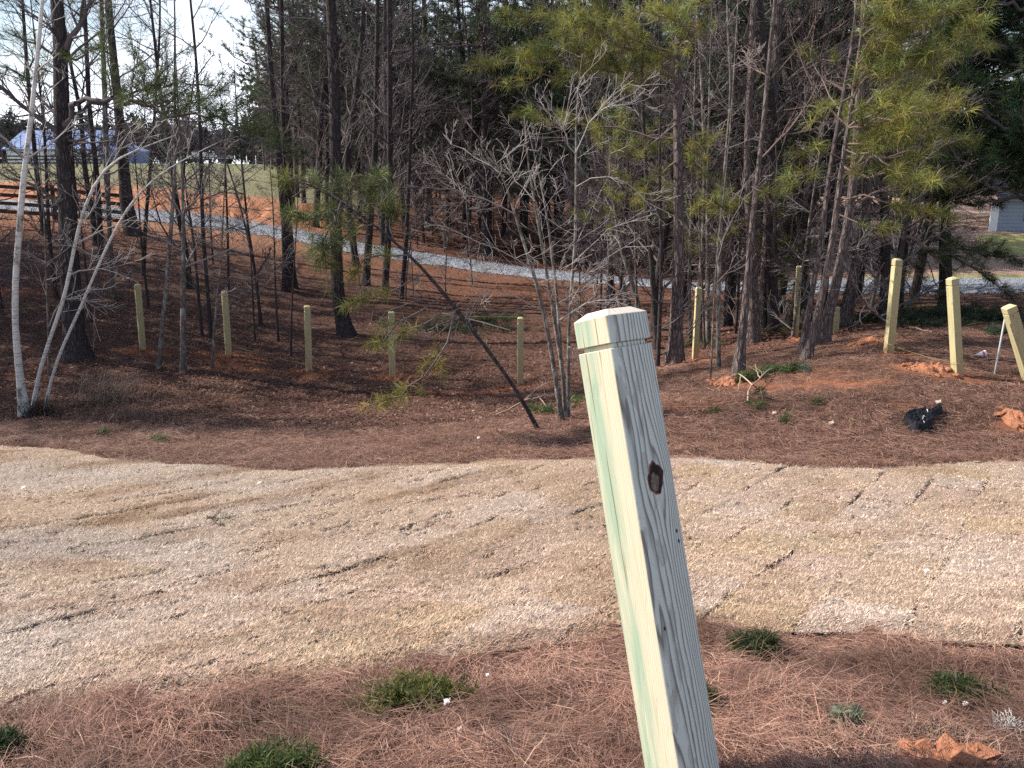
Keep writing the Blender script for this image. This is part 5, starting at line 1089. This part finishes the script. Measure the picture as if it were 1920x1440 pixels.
def house():
    y = 47.5; P = lambda px, py: at(px, py, y); c0 = P(1858, 450); gz = float(zgr(c0[0], y)) - .3; top = gz + 2.0; x0 = c0[0]; x1 = x0 + 9; dep = 8
    o = thing("house", (x0 + 4, y, gz), "blue grey sided house corner seen under the dark pine at right", "house"); org = np.array(o.location)
    ms = m_plain("blue_siding", (.22, .27, .36), .6, .3, .12, 1.2, 0)
    b = Buf(); b.add([[x0, y, gz], [x1, y, gz], [x1, y, top], [x0, y, top], [x0 * (y + dep) / y, y + dep, gz], [x0 * (y + dep) / y, y + dep, top]], [[0, 1, 2, 3], [4, 0, 3, 5]])
    for k in range(18): box(b, ((x0 + x1) / 2, y - .012, gz + .2 * k + .1), (x1 - x0, .02, .012))
    obj("wall", b.mesh("wall", ms, org, False), o)
    b = Buf(); box(b, (x0 - .02, y - .03, (gz + top) / 2), (.42, .1, top - gz)); obj("corner_trim", b.mesh("corner_trim", M_wall_w, org, False), o)
    b = Buf(); box(b, (x0 + 2.2, y - .05, gz + 1.35), (1.1, .06, 1.1)); w = b.mesh("window", M_wall_w, org, False); wo = obj("window", w, o); b = Buf(); box(b, (x0 + 2.2, y - .09, gz + 1.35), (.9, .03, .9)); obj("pane", b.mesh("pane", M_dk, org, False), wo)
    b = Buf(); V = [[x0 - .1, y - .5, top - .1], [x1 + .5, y - .5, top - .1], [x1 + .5, y + dep / 2, top + 1.2], [x0 + 1.2, y + dep / 2, top + 1.2], [x0 + 2.2, y + dep + .5, top - .1], [x1 + .5, y + dep + .5, top - .1]]
    b.add(V, [[0, 1, 2, 3], [3, 2, 5, 4]]); obj("roof", b.mesh("roof", M_dk, org, False), o)
house()

# ------------------------------------------------------------------ small plants
def shrub(px, py, wpx, hpx, col, label, seed, n=90, name="juniper_shrub", cat="shrub", lean=.25, sprig=.05):
    rg = np.random.default_rng(seed); c = hit(px, py); c[2] = float(zgr(c[0], c[1])); sc = axis_depth(c) / FPX; W = wpx * sc * .5; Hh = hpx * sc
    o = thing(name, tuple(c), label, cat, "low evergreen shrubs" if cat == "shrub" else None); bb = Buf(); tips = []
    for k in range(n):
        az = rg.uniform(0, 6.28); rr = rg.uniform(.25, 1.) ; e = np.array([math.cos(az) * W * rr, math.sin(az) * W * rr * .8, 0]); e[2] = float(zgr(c[0] + e[0], c[1] + e[1])) - c[2] + Hh * rg.uniform(.25, 1.) * (1.15 - .75 * rr)
        m = e * .55 + [0, 0, Hh * .08]; S = spline([np.array([rg.normal(0, .015), rg.normal(0, .015), -.02]), m, e], 9) + c; tube(bb, S, np.linspace(.004, .0016, 9), 4)
        T = unit(np.gradient(S, axis=0))
        for i in range(3, 9):
            tips.append((S[i], T[i] + [0, 0, .35]))
            if rg.random() < .6: d = unit(T[i] + rvec(rg) * .7 + [0, 0, .3]); tips.append((S[i] + d * .025, d)); tips.append((S[i] + d * .05, d))
    obj("stems", bb.mesh("stems", M_twig_pine, c), o); nb_ = Buf()
    needles(nb_, tips, 16, sprig, .0034, col, rg, .9, .3); obj("foliage", nb_.mesh("foliage", M_needle, c, colors=True), o)
shrub(1412, 1226, 92, 40, (.060, .085, .034), "round dark green juniper shrub on the straw right behind the near post", 301, 55)
shrub(1798, 1308, 116, 40, (.065, .090, .034), "bushy dark green juniper shrub near the right edge with white specks below", 302, 60)
shrub(770, 1314, 240, 30, (.13, .145, .042), "wide sprawling light green juniper shrub left of the near post", 303, 62)
shrub(508, 1456, 180, 36, (.085, .115, .038), "bright green juniper shrub cut by the bottom edge", 304, 70)
shrub(2, 1416, 50, 24, (.05, .075, .034), "dark green juniper shrub at the left edge of the bed", 305, 60)
shrub(1318, 1326, 16, 32, (.085, .10, .036), "small juniper sprig peeping out from behind the near post", 306, 30)
shrub(1588, 1360, 36, 16, (.22, .26, .19), "tiny pale blue green grass tuft in the pine straw", 307, 16, "grass_tuft", "grass tuft")
def sprig():
    c = hit(958, 1425); rg = np.random.default_rng(9); o = thing("bare_twig", tuple(c), "tiny leafless plant poking out of the straw below the light green juniper", "plant"); b = Buf()
    for k in range(7): grow(b, c, [rg.normal(0, .5), rg.normal(0, .5), 1.], rg.uniform(.08, .16), .003, 1, rg, .05, .2, 3, rmin=.0012)
    obj("stems", b.mesh("stems", M_twig_dark, c), o)
sprig()
def dry_tuft(px, py, w, h, n, label, seed, col=(.27, .205, .17), name="dry_weeds"):
    rg = np.random.default_rng(seed); c = hit(px, py); sc = axis_depth(c) / FPX; b = Buf()
    for k in range(n):
        x = c[0] + rg.normal(0, w * sc * .28); y = c[1] + rg.normal(0, w * sc * .2); z = float(zgr(x, y)); d = np.array([rg.normal(0, .35), rg.normal(0, .3), 1.]); L = h * sc * rg.uniform(.4, 1.1)
        P = [np.array([x, y, z])]
        for _ in range(4): d = unit(d + rg.normal(0, .15, 3)); P.append(P[-1] + d * L / 4)
        tube(b, np.array(P), np.linspace(.0035, .0016, 5), 3, np.array(col) * rg.uniform(.6, 1.3))
        if rg.random() < .6:
            for _ in range(3): i = rg.integers(1, 4); e = P[i] + unit(d + rvec(rg) * .9) * L * .35; tube(b, [P[i], e], [.002, .0012], 3, np.array(col) * rg.uniform(.6, 1.3))
    o = obj(name, b.mesh(name, M_straw, c, colors=True)); o.location = c; tag(o, label, "dry plants")
dry_tuft(205, 755, 110, 62, 260, "tuft of dry greyish weeds on the dark bank right of the birch", 311)
dry_tuft(250, 790, 130, 40, 200, "low dry brush at the straw's edge below the grey weeds", 312, (.21, .15, .125))
dry_tuft(75, 782, 60, 38, 200, "dark tangle of twigs around the foot of the three stemmed birch", 313, (.06, .045, .035), "twig_tangle")
dry_tuft(1755, 1400, 190, 26, 420, "standing dead grass stalks behind the red clay clods", 314, (.30, .22, .175), "dead_grass")
dry_tuft(1560, 1420, 180, 30, 420, "standing dead grass stalks left of the red clay clods", 315, (.27, .19, .15), "dead_grass")

# brush piles and fallen boughs
def fallen(label, stems, name="fallen_branch", tuftpts=(), col=GREEN, mat=None, seed=1, per=50, cat="branch", tl=.16, lift=.04):
    rg = np.random.default_rng(seed); c = hit(*stems[0][0][0][:2]); c[2] = float(zgr(c[0], c[1])); o = thing(name, tuple(c), label, cat); b = Buf(); tips = []
    for pts, w in stems:
        P = []
        for k, q in enumerate(pts):
            p = hit(q[0], q[1]); p[2] = float(zgr(p[0], p[1])) + (q[2] if len(q) > 2 else lift); P.append(p)
        r0 = w / FPX * axis_depth(P[0]) * .5; S = spline(np.array(P), 12); S[1:-1] += rg.normal(0, .006, (10, 3)); tube(b, S, np.linspace(r0, max(r0 * .45, .004), 12), 6, None, True)
        for k in range(2): i = rg.integers(3, 11); grow(b, S[i], unit(S[i] - S[i - 1]) + rvec(rg) * .7, .25, r0 * .4, 1, rg, .03, .2, 2, rmin=.003)
    obj("branch", b.mesh("branch", mat or M_twig_pale, c), o)
    for px, py, n, sp in tuftpts:
        p = hit(px, py); sc = axis_depth(p) / FPX
        for k in range(n):
            x = p[0] + rg.normal(0, sp * sc * .5); y = p[1] + rg.normal(0, sp * sc * .35); az = rg.normal(.2, .6); tips.append((np.array([x, y, float(zgr(x, y)) + rg.uniform(.02, .10)]), np.array([math.cos(az), math.sin(az) * .6, rg.uniform(0, .5)])))
    if tips: nb_ = Buf(); needles(nb_, tips, per, tl, .0045, col, rg, .5); obj("needles", nb_.mesh("needles", M_needle, c, colors=True), o)
M_cutwood = m_plain("pale_cut_branch", (.42, .30, .24), .8, .2, .2, 6, .1)
fallen("forked fallen branch with fresh green pine needles below the sunlit pines", [([(1402,760,.03),(1404,742,.07),(1410,735,.09),(1425,721,.10),(1440,710,.12),(1452,702,.1)], 4), ([(1410,735,.09),(1392,719,.12),(1380,715,.12),(1360,722,.08),(1340,738,.03),(1325,730,.03)], 3), ([(1425,721,.1),(1417,710,.14),(1415,703,.18)], 2), ([(1388,718,.11),(1382,740,.02)], 2)],
 tuftpts=[(1405,714,8,26), (1425,706,9,26), (1468,700,16,44), (1396,712,5,20)], mat=M_cutwood, seed=321, col=(.06, .10, .034))
for px, py, n, sp, lab, sd in [(1432,748,3,20,"flat green pine sprig just right of the forked branch's pale end",1), (1425,768,4,18,"upright green pine tuft below the forked fallen branch",2), (1342,777,3,12,"small green pine tuft on the straw next to the near post",3), (1473,795,3,12,"small green pine tuft on the straw above the lawn edge",4), (1512,697,4,20,"bluish green pine sprig right of the forked fallen branch",5), (1535,757,3,12,"green pine tuft left of the black cloth",6),
                              (305,828,3,26,"flattened green sprig on the straw at the lawn's far left edge",7), (192,817,3,16,"little green sprig on the straw below the dry weeds",8), (405,990,3,26,"green pine sprig lying on the left of the lawn",9), (152,1043,2,16,"small green sprig on the lawn near its left side",10)]:
    fallen(lab, [([(px - 6, py + 3, .01), (px, py, .03), (px + 6, py - 3, .05)], 1.5)], "pine_sprig", [(px, py, n if sd < 9 else 2, sp)], (.08, .115, .036) if sd != 5 else (.13, .19, .13), M_twig_pine, 330 + sd, 40 if sd < 9 else 16, "sprig", .12 if sd < 9 else .06)
fallen("long bare fallen branch lying behind the bent pine's foot", [([(926,781,.02),(955,774,.08),(985,765,.12),(1010,748,.2),(1040,742,.25),(1075,745,.2)], 4), ([(985,765,.12),(1010,760,.14),(1045,752,.15)], 3), ([(1005,752,.15),(1030,770,.05),(1060,770,.05)], 2)], tuftpts=[(1030,775,7,34), (1085,755,9,26), (1010,770,4,24)], mat=M_cutwood, seed=322, col=(.07, .11, .034))
fallen("long thin pole like branch on the ground behind the leaning yellow post", [([(1672,612,.1),(1720,622,.08),(1760,630,.05)], 4)], mat=M_twig_pine, seed=323)
fallen("dark green heap of cut pine boughs behind the middle posts", [([(800,628,.1),(860,612,.2),(940,600,.3)], 4), ([(830,600,.2),(900,618,.2),(960,628,.1)], 4)], "brush_pile", [(820,618,26,60), (880,605,40,80), (930,600,34,60), (850,622,24,60), (960,622,14,40)], (.042, .068, .034), M_twig_dark, 324, 46, "brush pile", .2)
fallen("dark heap of cut pine boughs in the shade behind the yellow posts", [([(1690,600,.3),(1740,585,.5),(1800,580,.4)], 5), ([(1650,610,.2),(1720,600,.6),(1780,560,.7)], 5)], "brush_pile", [(1690,600,60,80), (1740,590,80,90), (1800,590,60,90), (1650,600,40,60), (1860,600,50,80), (1760,612,40,90), (1890,630,30,50)], (.040, .062, .034), M_twig_dark, 325, 46, "brush pile", .22)
fallen("cut green pine boughs piled against the pine trunks left of the yellow post", [([(1420,640,.1),(1450,620,.2),(1480,605,.3)], 4), ([(1425,632,.1),(1462,622,.15),(1490,618,.2)], 4)], "brush_pile", [(1450,625,16,40), (1475,615,12,30), (1335,650,8,30), (1290,650,8,20)], (.07, .10, .034), M_twig_pine, 326, 40, "brush pile")

# ------------------------------------------------------------------ clay heaps and clods
def m_clay(k=1., nm='red_clay'):
    m = Mat(nm, .95, .1); n = m.noise(m.coord(), 14, 6, .7); n2 = m.noise(m.coord((1, 1, 1)), 60, 4, .7)
    m.color(m.mix(n, (.33 * k, .125 * k, .068 * k), (.52 * k, .25 * k, .15 * k))); m.bump(m.math('ADD', n, n2), .8, .03); return m.m
M_clay = m_clay(); M_clay_shade = m_clay(.72, 'shaded_red_clay')  # same clay, darkened: shade put into the colour of the shaded heaps
def heap(px, py, wpx, dpx, h, label, seed, nclod=20, cs=.03):
    rg = np.random.default_rng(seed); c = hit(px, py); sc = axis_depth(c) / FPX; W = wpx * sc * .5; D = max(hit(px, py - dpx / 2)[1] - hit(px, py + dpx / 2)[1], .2) * .5; n = 44; b = Buf()
    gx, gy = np.meshgrid(np.linspace(-1, 1, n), np.linspace(-1, 1, n)); r = np.hypot(gx, gy) * (1 + .45 * (fbm(gx * 2 + seed, gy * 2, seed) - .5)); X = c[0] + gx * W; Y = c[1] + gy * D
    f = sstep(1., .25, r); Z = zgr(X, Y) - .05 + f * (.05 + h * (.5 + fbm(gx * 2.5, gy * 2.5, seed + 1))) + f * (fbm(X * 16, Y * 16, seed + 2) - .5) * .07
    ix = np.arange(n * n).reshape(n, n); b.add(np.stack([X, Y, Z], -1).reshape(-1, 3), np.stack([ix[:-1, :-1], ix[:-1, 1:], ix[1:, 1:], ix[1:, :-1]], -1).reshape(-1, 4))
    ico = np.array([[0, 0, 1], [.9, 0, .4], [.28, .85, .4], [-.72, .53, .4], [-.72, -.53, .4], [.28, -.85, .4], [.72, .53, -.4], [-.28, .85, -.4], [-.9, 0, -.4], [-.28, -.85, -.4], [.72, -.53, -.4], [0, 0, -1]])
    F = [[0,1,2],[0,2,3],[0,3,4],[0,4,5],[0,5,1],[1,6,2],[2,7,3],[3,8,4],[4,9,5],[5,10,1],[2,6,7],[3,7,8],[4,8,9],[5,9,10],[1,10,6],[11,7,6],[11,8,7],[11,9,8],[11,10,9],[11,6,10]]
    for k in range(nclod):
        a = rg.uniform(0, 6.28); q = rg.random() ** .6 * 1.05; x = c[0] + math.cos(a) * q * W; y = c[1] + math.sin(a) * q * D; s = cs * rg.uniform(.4, 1.5)
        rr = math.hypot(math.cos(a) * q, math.sin(a) * q); z = float(zgr(x, y)) + max(0, 1 - rr) * h * .8 + s * .4
        b.add(np.array([x, y, z]) + (ico + rg.normal(0, .22, ico.shape)) * s * [1.2, 1.1, .8], None, F)
    o = obj("clay_heap", b.mesh("clay_heap", M_clay_shade if seed in (405, 407, 408, 409, 410) else M_clay, c, False)); o.location = c; tag(o, label, "dirt heap", "heaps of red clay")
heap(1790, 1456, 160, 34, .02, "cluster of bright red clay clods at the bottom right edge", 401, 46, .034)
heap(1912, 797, 76, 58, .10, "round heap of orange clay at the right edge beyond the lawn", 402, 40, .03)
heap(1742, 693, 110, 26, .07, "orange clay spill at the foot of the post with string", 403, 36, .03)
heap(1622, 645, 80, 16, .07, "low mound of red clay left of the right leaning yellow post", 404, 30, .03)
heap(1492, 640, 34, 12, .05, "small red clay patch at the foot of the post near the twin trunks", 405, 16, .025)
heap(1362, 716, 70, 22, .03, "crumbled pale clay clods left of the forked fallen branch", 406, 30, .03)
heap(742, 713, 80, 18, .04, "shaded red clay patch at the foot of the fourth post", 407, 26, .03)
heap(585, 708, 80, 18, .06, "shaded clay crumbs at the foot of the post with the hanging sprig", 408, 26, .03)
heap(445, 688, 70, 20, .05, "red clay patch right of the post between the grey saplings", 409, 20, .03)
heap(935, 735, 60, 14, .03, "red clay crumbs left of the post behind the bent stem", 410, 20, .03)

# ------------------------------------------------------------------ things left lying about
def cloth():
    O = [(545,910),(570,880),(610,858),(680,842),(740,830),(800,828),(850,832),(885,800),(930,765),(975,772),(1005,790),(1000,830),(960,858),(920,880),(900,915),(905,980),(850,1000),(780,1045),(730,1048),(680,1040),(640,1010),(610,970),(575,955)]
    O = np.array([(1600 + a / 6, 640 + b_ / 6) for a, b_ in O]); n = 64
    xs = np.linspace(O[:, 0].min(), O[:, 0].max(), n); ys = np.linspace(O[:, 1].min(), O[:, 1].max(), n); PX, PY = np.meshgrid(xs, ys)
    def edge(px, py):      # signed distance to the outline, positive inside
        ins = np.zeros(px.shape, bool); dm = np.full(px.shape, 1e9)
        for i in range(len(O)):
            a = O[i]; c = O[(i + 1) % len(O)]; cond = ((a[1] > py) != (c[1] > py)) & (px < (c[0] - a[0]) * (py - a[1]) / (c[1] - a[1] + 1e-12) + a[0]); ins ^= cond
            t = np.clip(((px - a[0]) * (c[0] - a[0]) + (py - a[1]) * (c[1] - a[1])) / ((c - a) ** 2).sum(), 0, 1); dm = np.minimum(dm, np.hypot(px - a[0] - t * (c[0] - a[0]), py - a[1] - t * (c[1] - a[1])))
        return np.where(ins, dm, -dm)
    E = edge(PX, PY); c00 = hit(xs[0], ys[0]); c10 = hit(xs[-1], ys[0]); c01 = hit(xs[0], ys[-1]); c11 = hit(xs[-1], ys[-1]); fx = (PX - xs[0]) / (xs[-1] - xs[0]); fy = (PY - ys[0]) / (ys[-1] - ys[0])
    G = (c00 * ((1 - fx) * (1 - fy))[..., None] + c10 * (fx * (1 - fy))[..., None] + c01 * ((1 - fx) * fy)[..., None] + c11 * (fx * fy)[..., None])
    rid = np.abs(fbm(PX * .22 + PY * .1, PY * .35, 500) - .5) * 2; rid2 = np.abs(fbm(PX * .5, PY * .6 + PX * .2, 501) - .5) * 2
    Z = zgr(G[..., 0], G[..., 1]) + .025 + sstep(0, 4, E) * (.03 + .050 * (1 - rid) + .018 * (1 - rid2)); Z = np.where(E < 1, zgr(G[..., 0], G[..., 1]) + .012, Z)
    G[..., 2] = Z; ix = np.arange(n * n).reshape(n, n); Q = np.stack([ix[:-1, :-1], ix[:-1, 1:], ix[1:, 1:], ix[1:, :-1]], -1).reshape(-1, 4); keep = (E.ravel()[Q] > -.4).all(1); Q = Q[keep]
    c = hit(1728, 795); b = Buf(); b.add(G.reshape(-1, 3), Q); m = Mat("black_fabric", .85, .25); nn = m.noise(m.coord(), 60, 4, .6); m.color(m.mix(nn, (.006, .007, .011), (.016, .017, .024))); m.bump(nn, .3, .01)
    o = obj("black_garment", b.mesh("black_garment", m.m, c)); o.location = c; tag(o, "crumpled black garment with small white marks lying on the straw", "clothing")
    mw = m_plain("white_print", (.72, .74, .78), .6)
    def surf(px, py):
        i = int(np.clip((px - xs[0]) / (xs[-1] - xs[0]) * (n - 1), 0, n - 1)); j = int(np.clip((py - ys[0]) / (ys[-1] - ys[0]) * (n - 1), 0, n - 1)); return G[j, i] + [0, -.006, .010]
    for pts in ([(812,868),(816,890),(826,915)], [(758,962),(775,955),(796,950)], [(778,990),(786,1005),(780,1022)], [(770,972),(785,948)]):
        b = Buf(); tube(b, np.array([surf(1600 + p / 6, 640 + q / 6) for p, q in pts]), [.003, .0045, .003][:len(pts)], 5); obj("white_mark", b.mesh("white_mark", mw, c), o)
cloth()
def cup():
    p = hit(1838, 668); tip = at(1825, 668, p[1]); rim = at(1848, 661, p[1]); p[2] = float(zgr(p[0], p[1])); o = thing("paper_cone", tuple(p), "small white cone with a pink band lying by the metal rod", "cone"); o_ = p
    rr = 12 / FPX * axis_depth(p) * .5; tip[2] = float(zgr(tip[0], tip[1])) + .012; rim[2] = float(zgr(rim[0], rim[1])) + rr
    ax = rim - tip; b = Buf(); tube(b, [tip, tip + ax * .70], [.004, rr * .74], 18); obj("body", b.mesh("body", m_plain("white_card", (.80, .80, .80), .6, .3, .04), o_), o)
    b = Buf(); tube(b, [tip + ax * .70, tip + ax * .84], [rr * .741, rr * .87], 18); obj("pink_band", b.mesh("pink_band", m_plain("pink_card", (.62, .10, .28), .6, .3, .08), o_), o)
    b = Buf(); tube(b, [tip + ax * .84, rim], [rr * .871, rr], 18); obj("rim", b.mesh("rim", m_plain("white_card_rim", (.78, .76, .77), .6, .3, .04), o_), o)
    b = Buf(); tube(b, [tip, tip + (tip - rim) * .45 + [0, 0, .0]], [.005, .004], 8, None, True); obj("stem", b.mesh("stem", m_plain("cream_stem", (.6, .52, .42), .7), o_), o)
cup()
def rod():
    p = hit(1865, 698); t = at(1885, 593, p[1] - .15); b = Buf(); tube(b, [p - [0, 0, .1], t], [.012, .012], 10, None, True); m = m_plain("galvanised_steel", (.38, .40, .42), .45, .5, .15)
    o = thing("metal_rod", tuple(p), "thin grey metal rod stuck slanting in the ground left of the last post", "rod"); obj("shaft", b.mesh("shaft", m, p), o)
    b = Buf(); box(b, t + [.03, 0, -.02], (.07, .03, .05)); obj("ribbon_tab", b.mesh("ribbon_tab", m_plain("pale_tab", (.62, .52, .50), .7), p, False), o)
rod()
M_paper = m_plain("white_paper", (.80, .80, .81), .7, .3, .04)
def scrap(px, py, w, label, seed, name="paper_scrap", col=None, cat="litter", lawn=False):
    rg = np.random.default_rng(seed); p = hit(px, py); p[2] = (float(zlow(p[0], p[1])) + .055) if lawn else float(zgr(p[0], p[1])) + .03; s = w / FPX * axis_depth(p) * .38; n = 6
    gx, gy = np.meshgrid(np.linspace(-1, 1, n), np.linspace(-1, 1, n)); V = np.stack([gx * s * (1 + .3 * rg.normal(0, 1, gx.shape) * .5), gy * s * .7, .35 * s * rg.random(gx.shape) + .25 * s * gx + .35 * s * gy], -1); ix = np.arange(n * n).reshape(n, n)
    b = Buf(); Q = np.stack([ix[:-1, :-1], ix[:-1, 1:], ix[1:, 1:], ix[1:, :-1]], -1).reshape(-1, 4); b.add(V.reshape(-1, 3), Q); lo = V.reshape(-1, 3) - [0, 0, .006]; b.add(lo, Q[:, ::-1])
    o = obj(name, b.mesh(name, col or M_paper)); o.location = p; tag(o, label, cat, "bits of litter")
M_chip = m_plain("wood_chip", (.58, .46, .38), .8)
scrap(838, 1324, 15, "folded scrap of white paper beside the sprawling light green juniper", 1)
scrap(914, 1272, 8, "tiny white paper speck in the straw above the sprawling juniper", 2)
scrap(1770, 1326, 8, "smaller white speck below the bushy right juniper", 3)
scrap(1808, 1331, 11, "larger white lump below the bushy right juniper", 4)
scrap(862, 1380, 11, "pale tan leaf scrap lying in the straw beneath the folded paper", 5, "leaf_scrap", M_chip)
scrap(1735, 1086, 9, "small white flake lying on the right side of the lawn", 6, lawn=True)
scrap(487, 916, 10, "pale pebble like lump near the far edge of the lawn", 7, "pale_lump", M_chip, lawn=True)
scrap(45, 925, 8, "white speck on the far left of the lawn", 8, lawn=True)
scrap(1558, 795, 11, "pale wood chip on the straw left of the black garment", 9, "wood_chip", M_chip)
scrap(1759, 759, 12, "pale wood chip on the straw above the black garment", 10, "wood_chip", M_chip)
scrap(1452, 775, 10, "pale wood chip below the forked fallen branch", 11, "wood_chip", M_chip)
scrap(897, 824, 7, "white flake on the straw left of the bent pine's foot", 12)
def fluff():
    rg = np.random.default_rng(3); c = hit(1893, 1378); c[2] = float(zgr(c[0], c[1])); b = Buf()
    for k in range(420):
        a = rg.uniform(0, 6.28); q = rg.random() ** .5; p = c + [math.cos(a) * q * .055, math.sin(a) * q * .045, rg.uniform(0, .05) * (1.1 - q)]; P = [p]; d = rvec(rg)
        for _ in range(4): d = unit(d + rg.normal(0, .5, 3)); P.append(P[-1] + d * .014)
        tube(b, np.array(P), .0011, 3, np.array([.62, .58, .56]) * rg.uniform(.6, 1.25))
    o = obj("fibre_tuft", b.mesh("fibre_tuft", M_straw, c, colors=True)); o.location = c; tag(o, "whitish tuft of matted fibres at the right edge above the clay clods", "litter")
fluff()
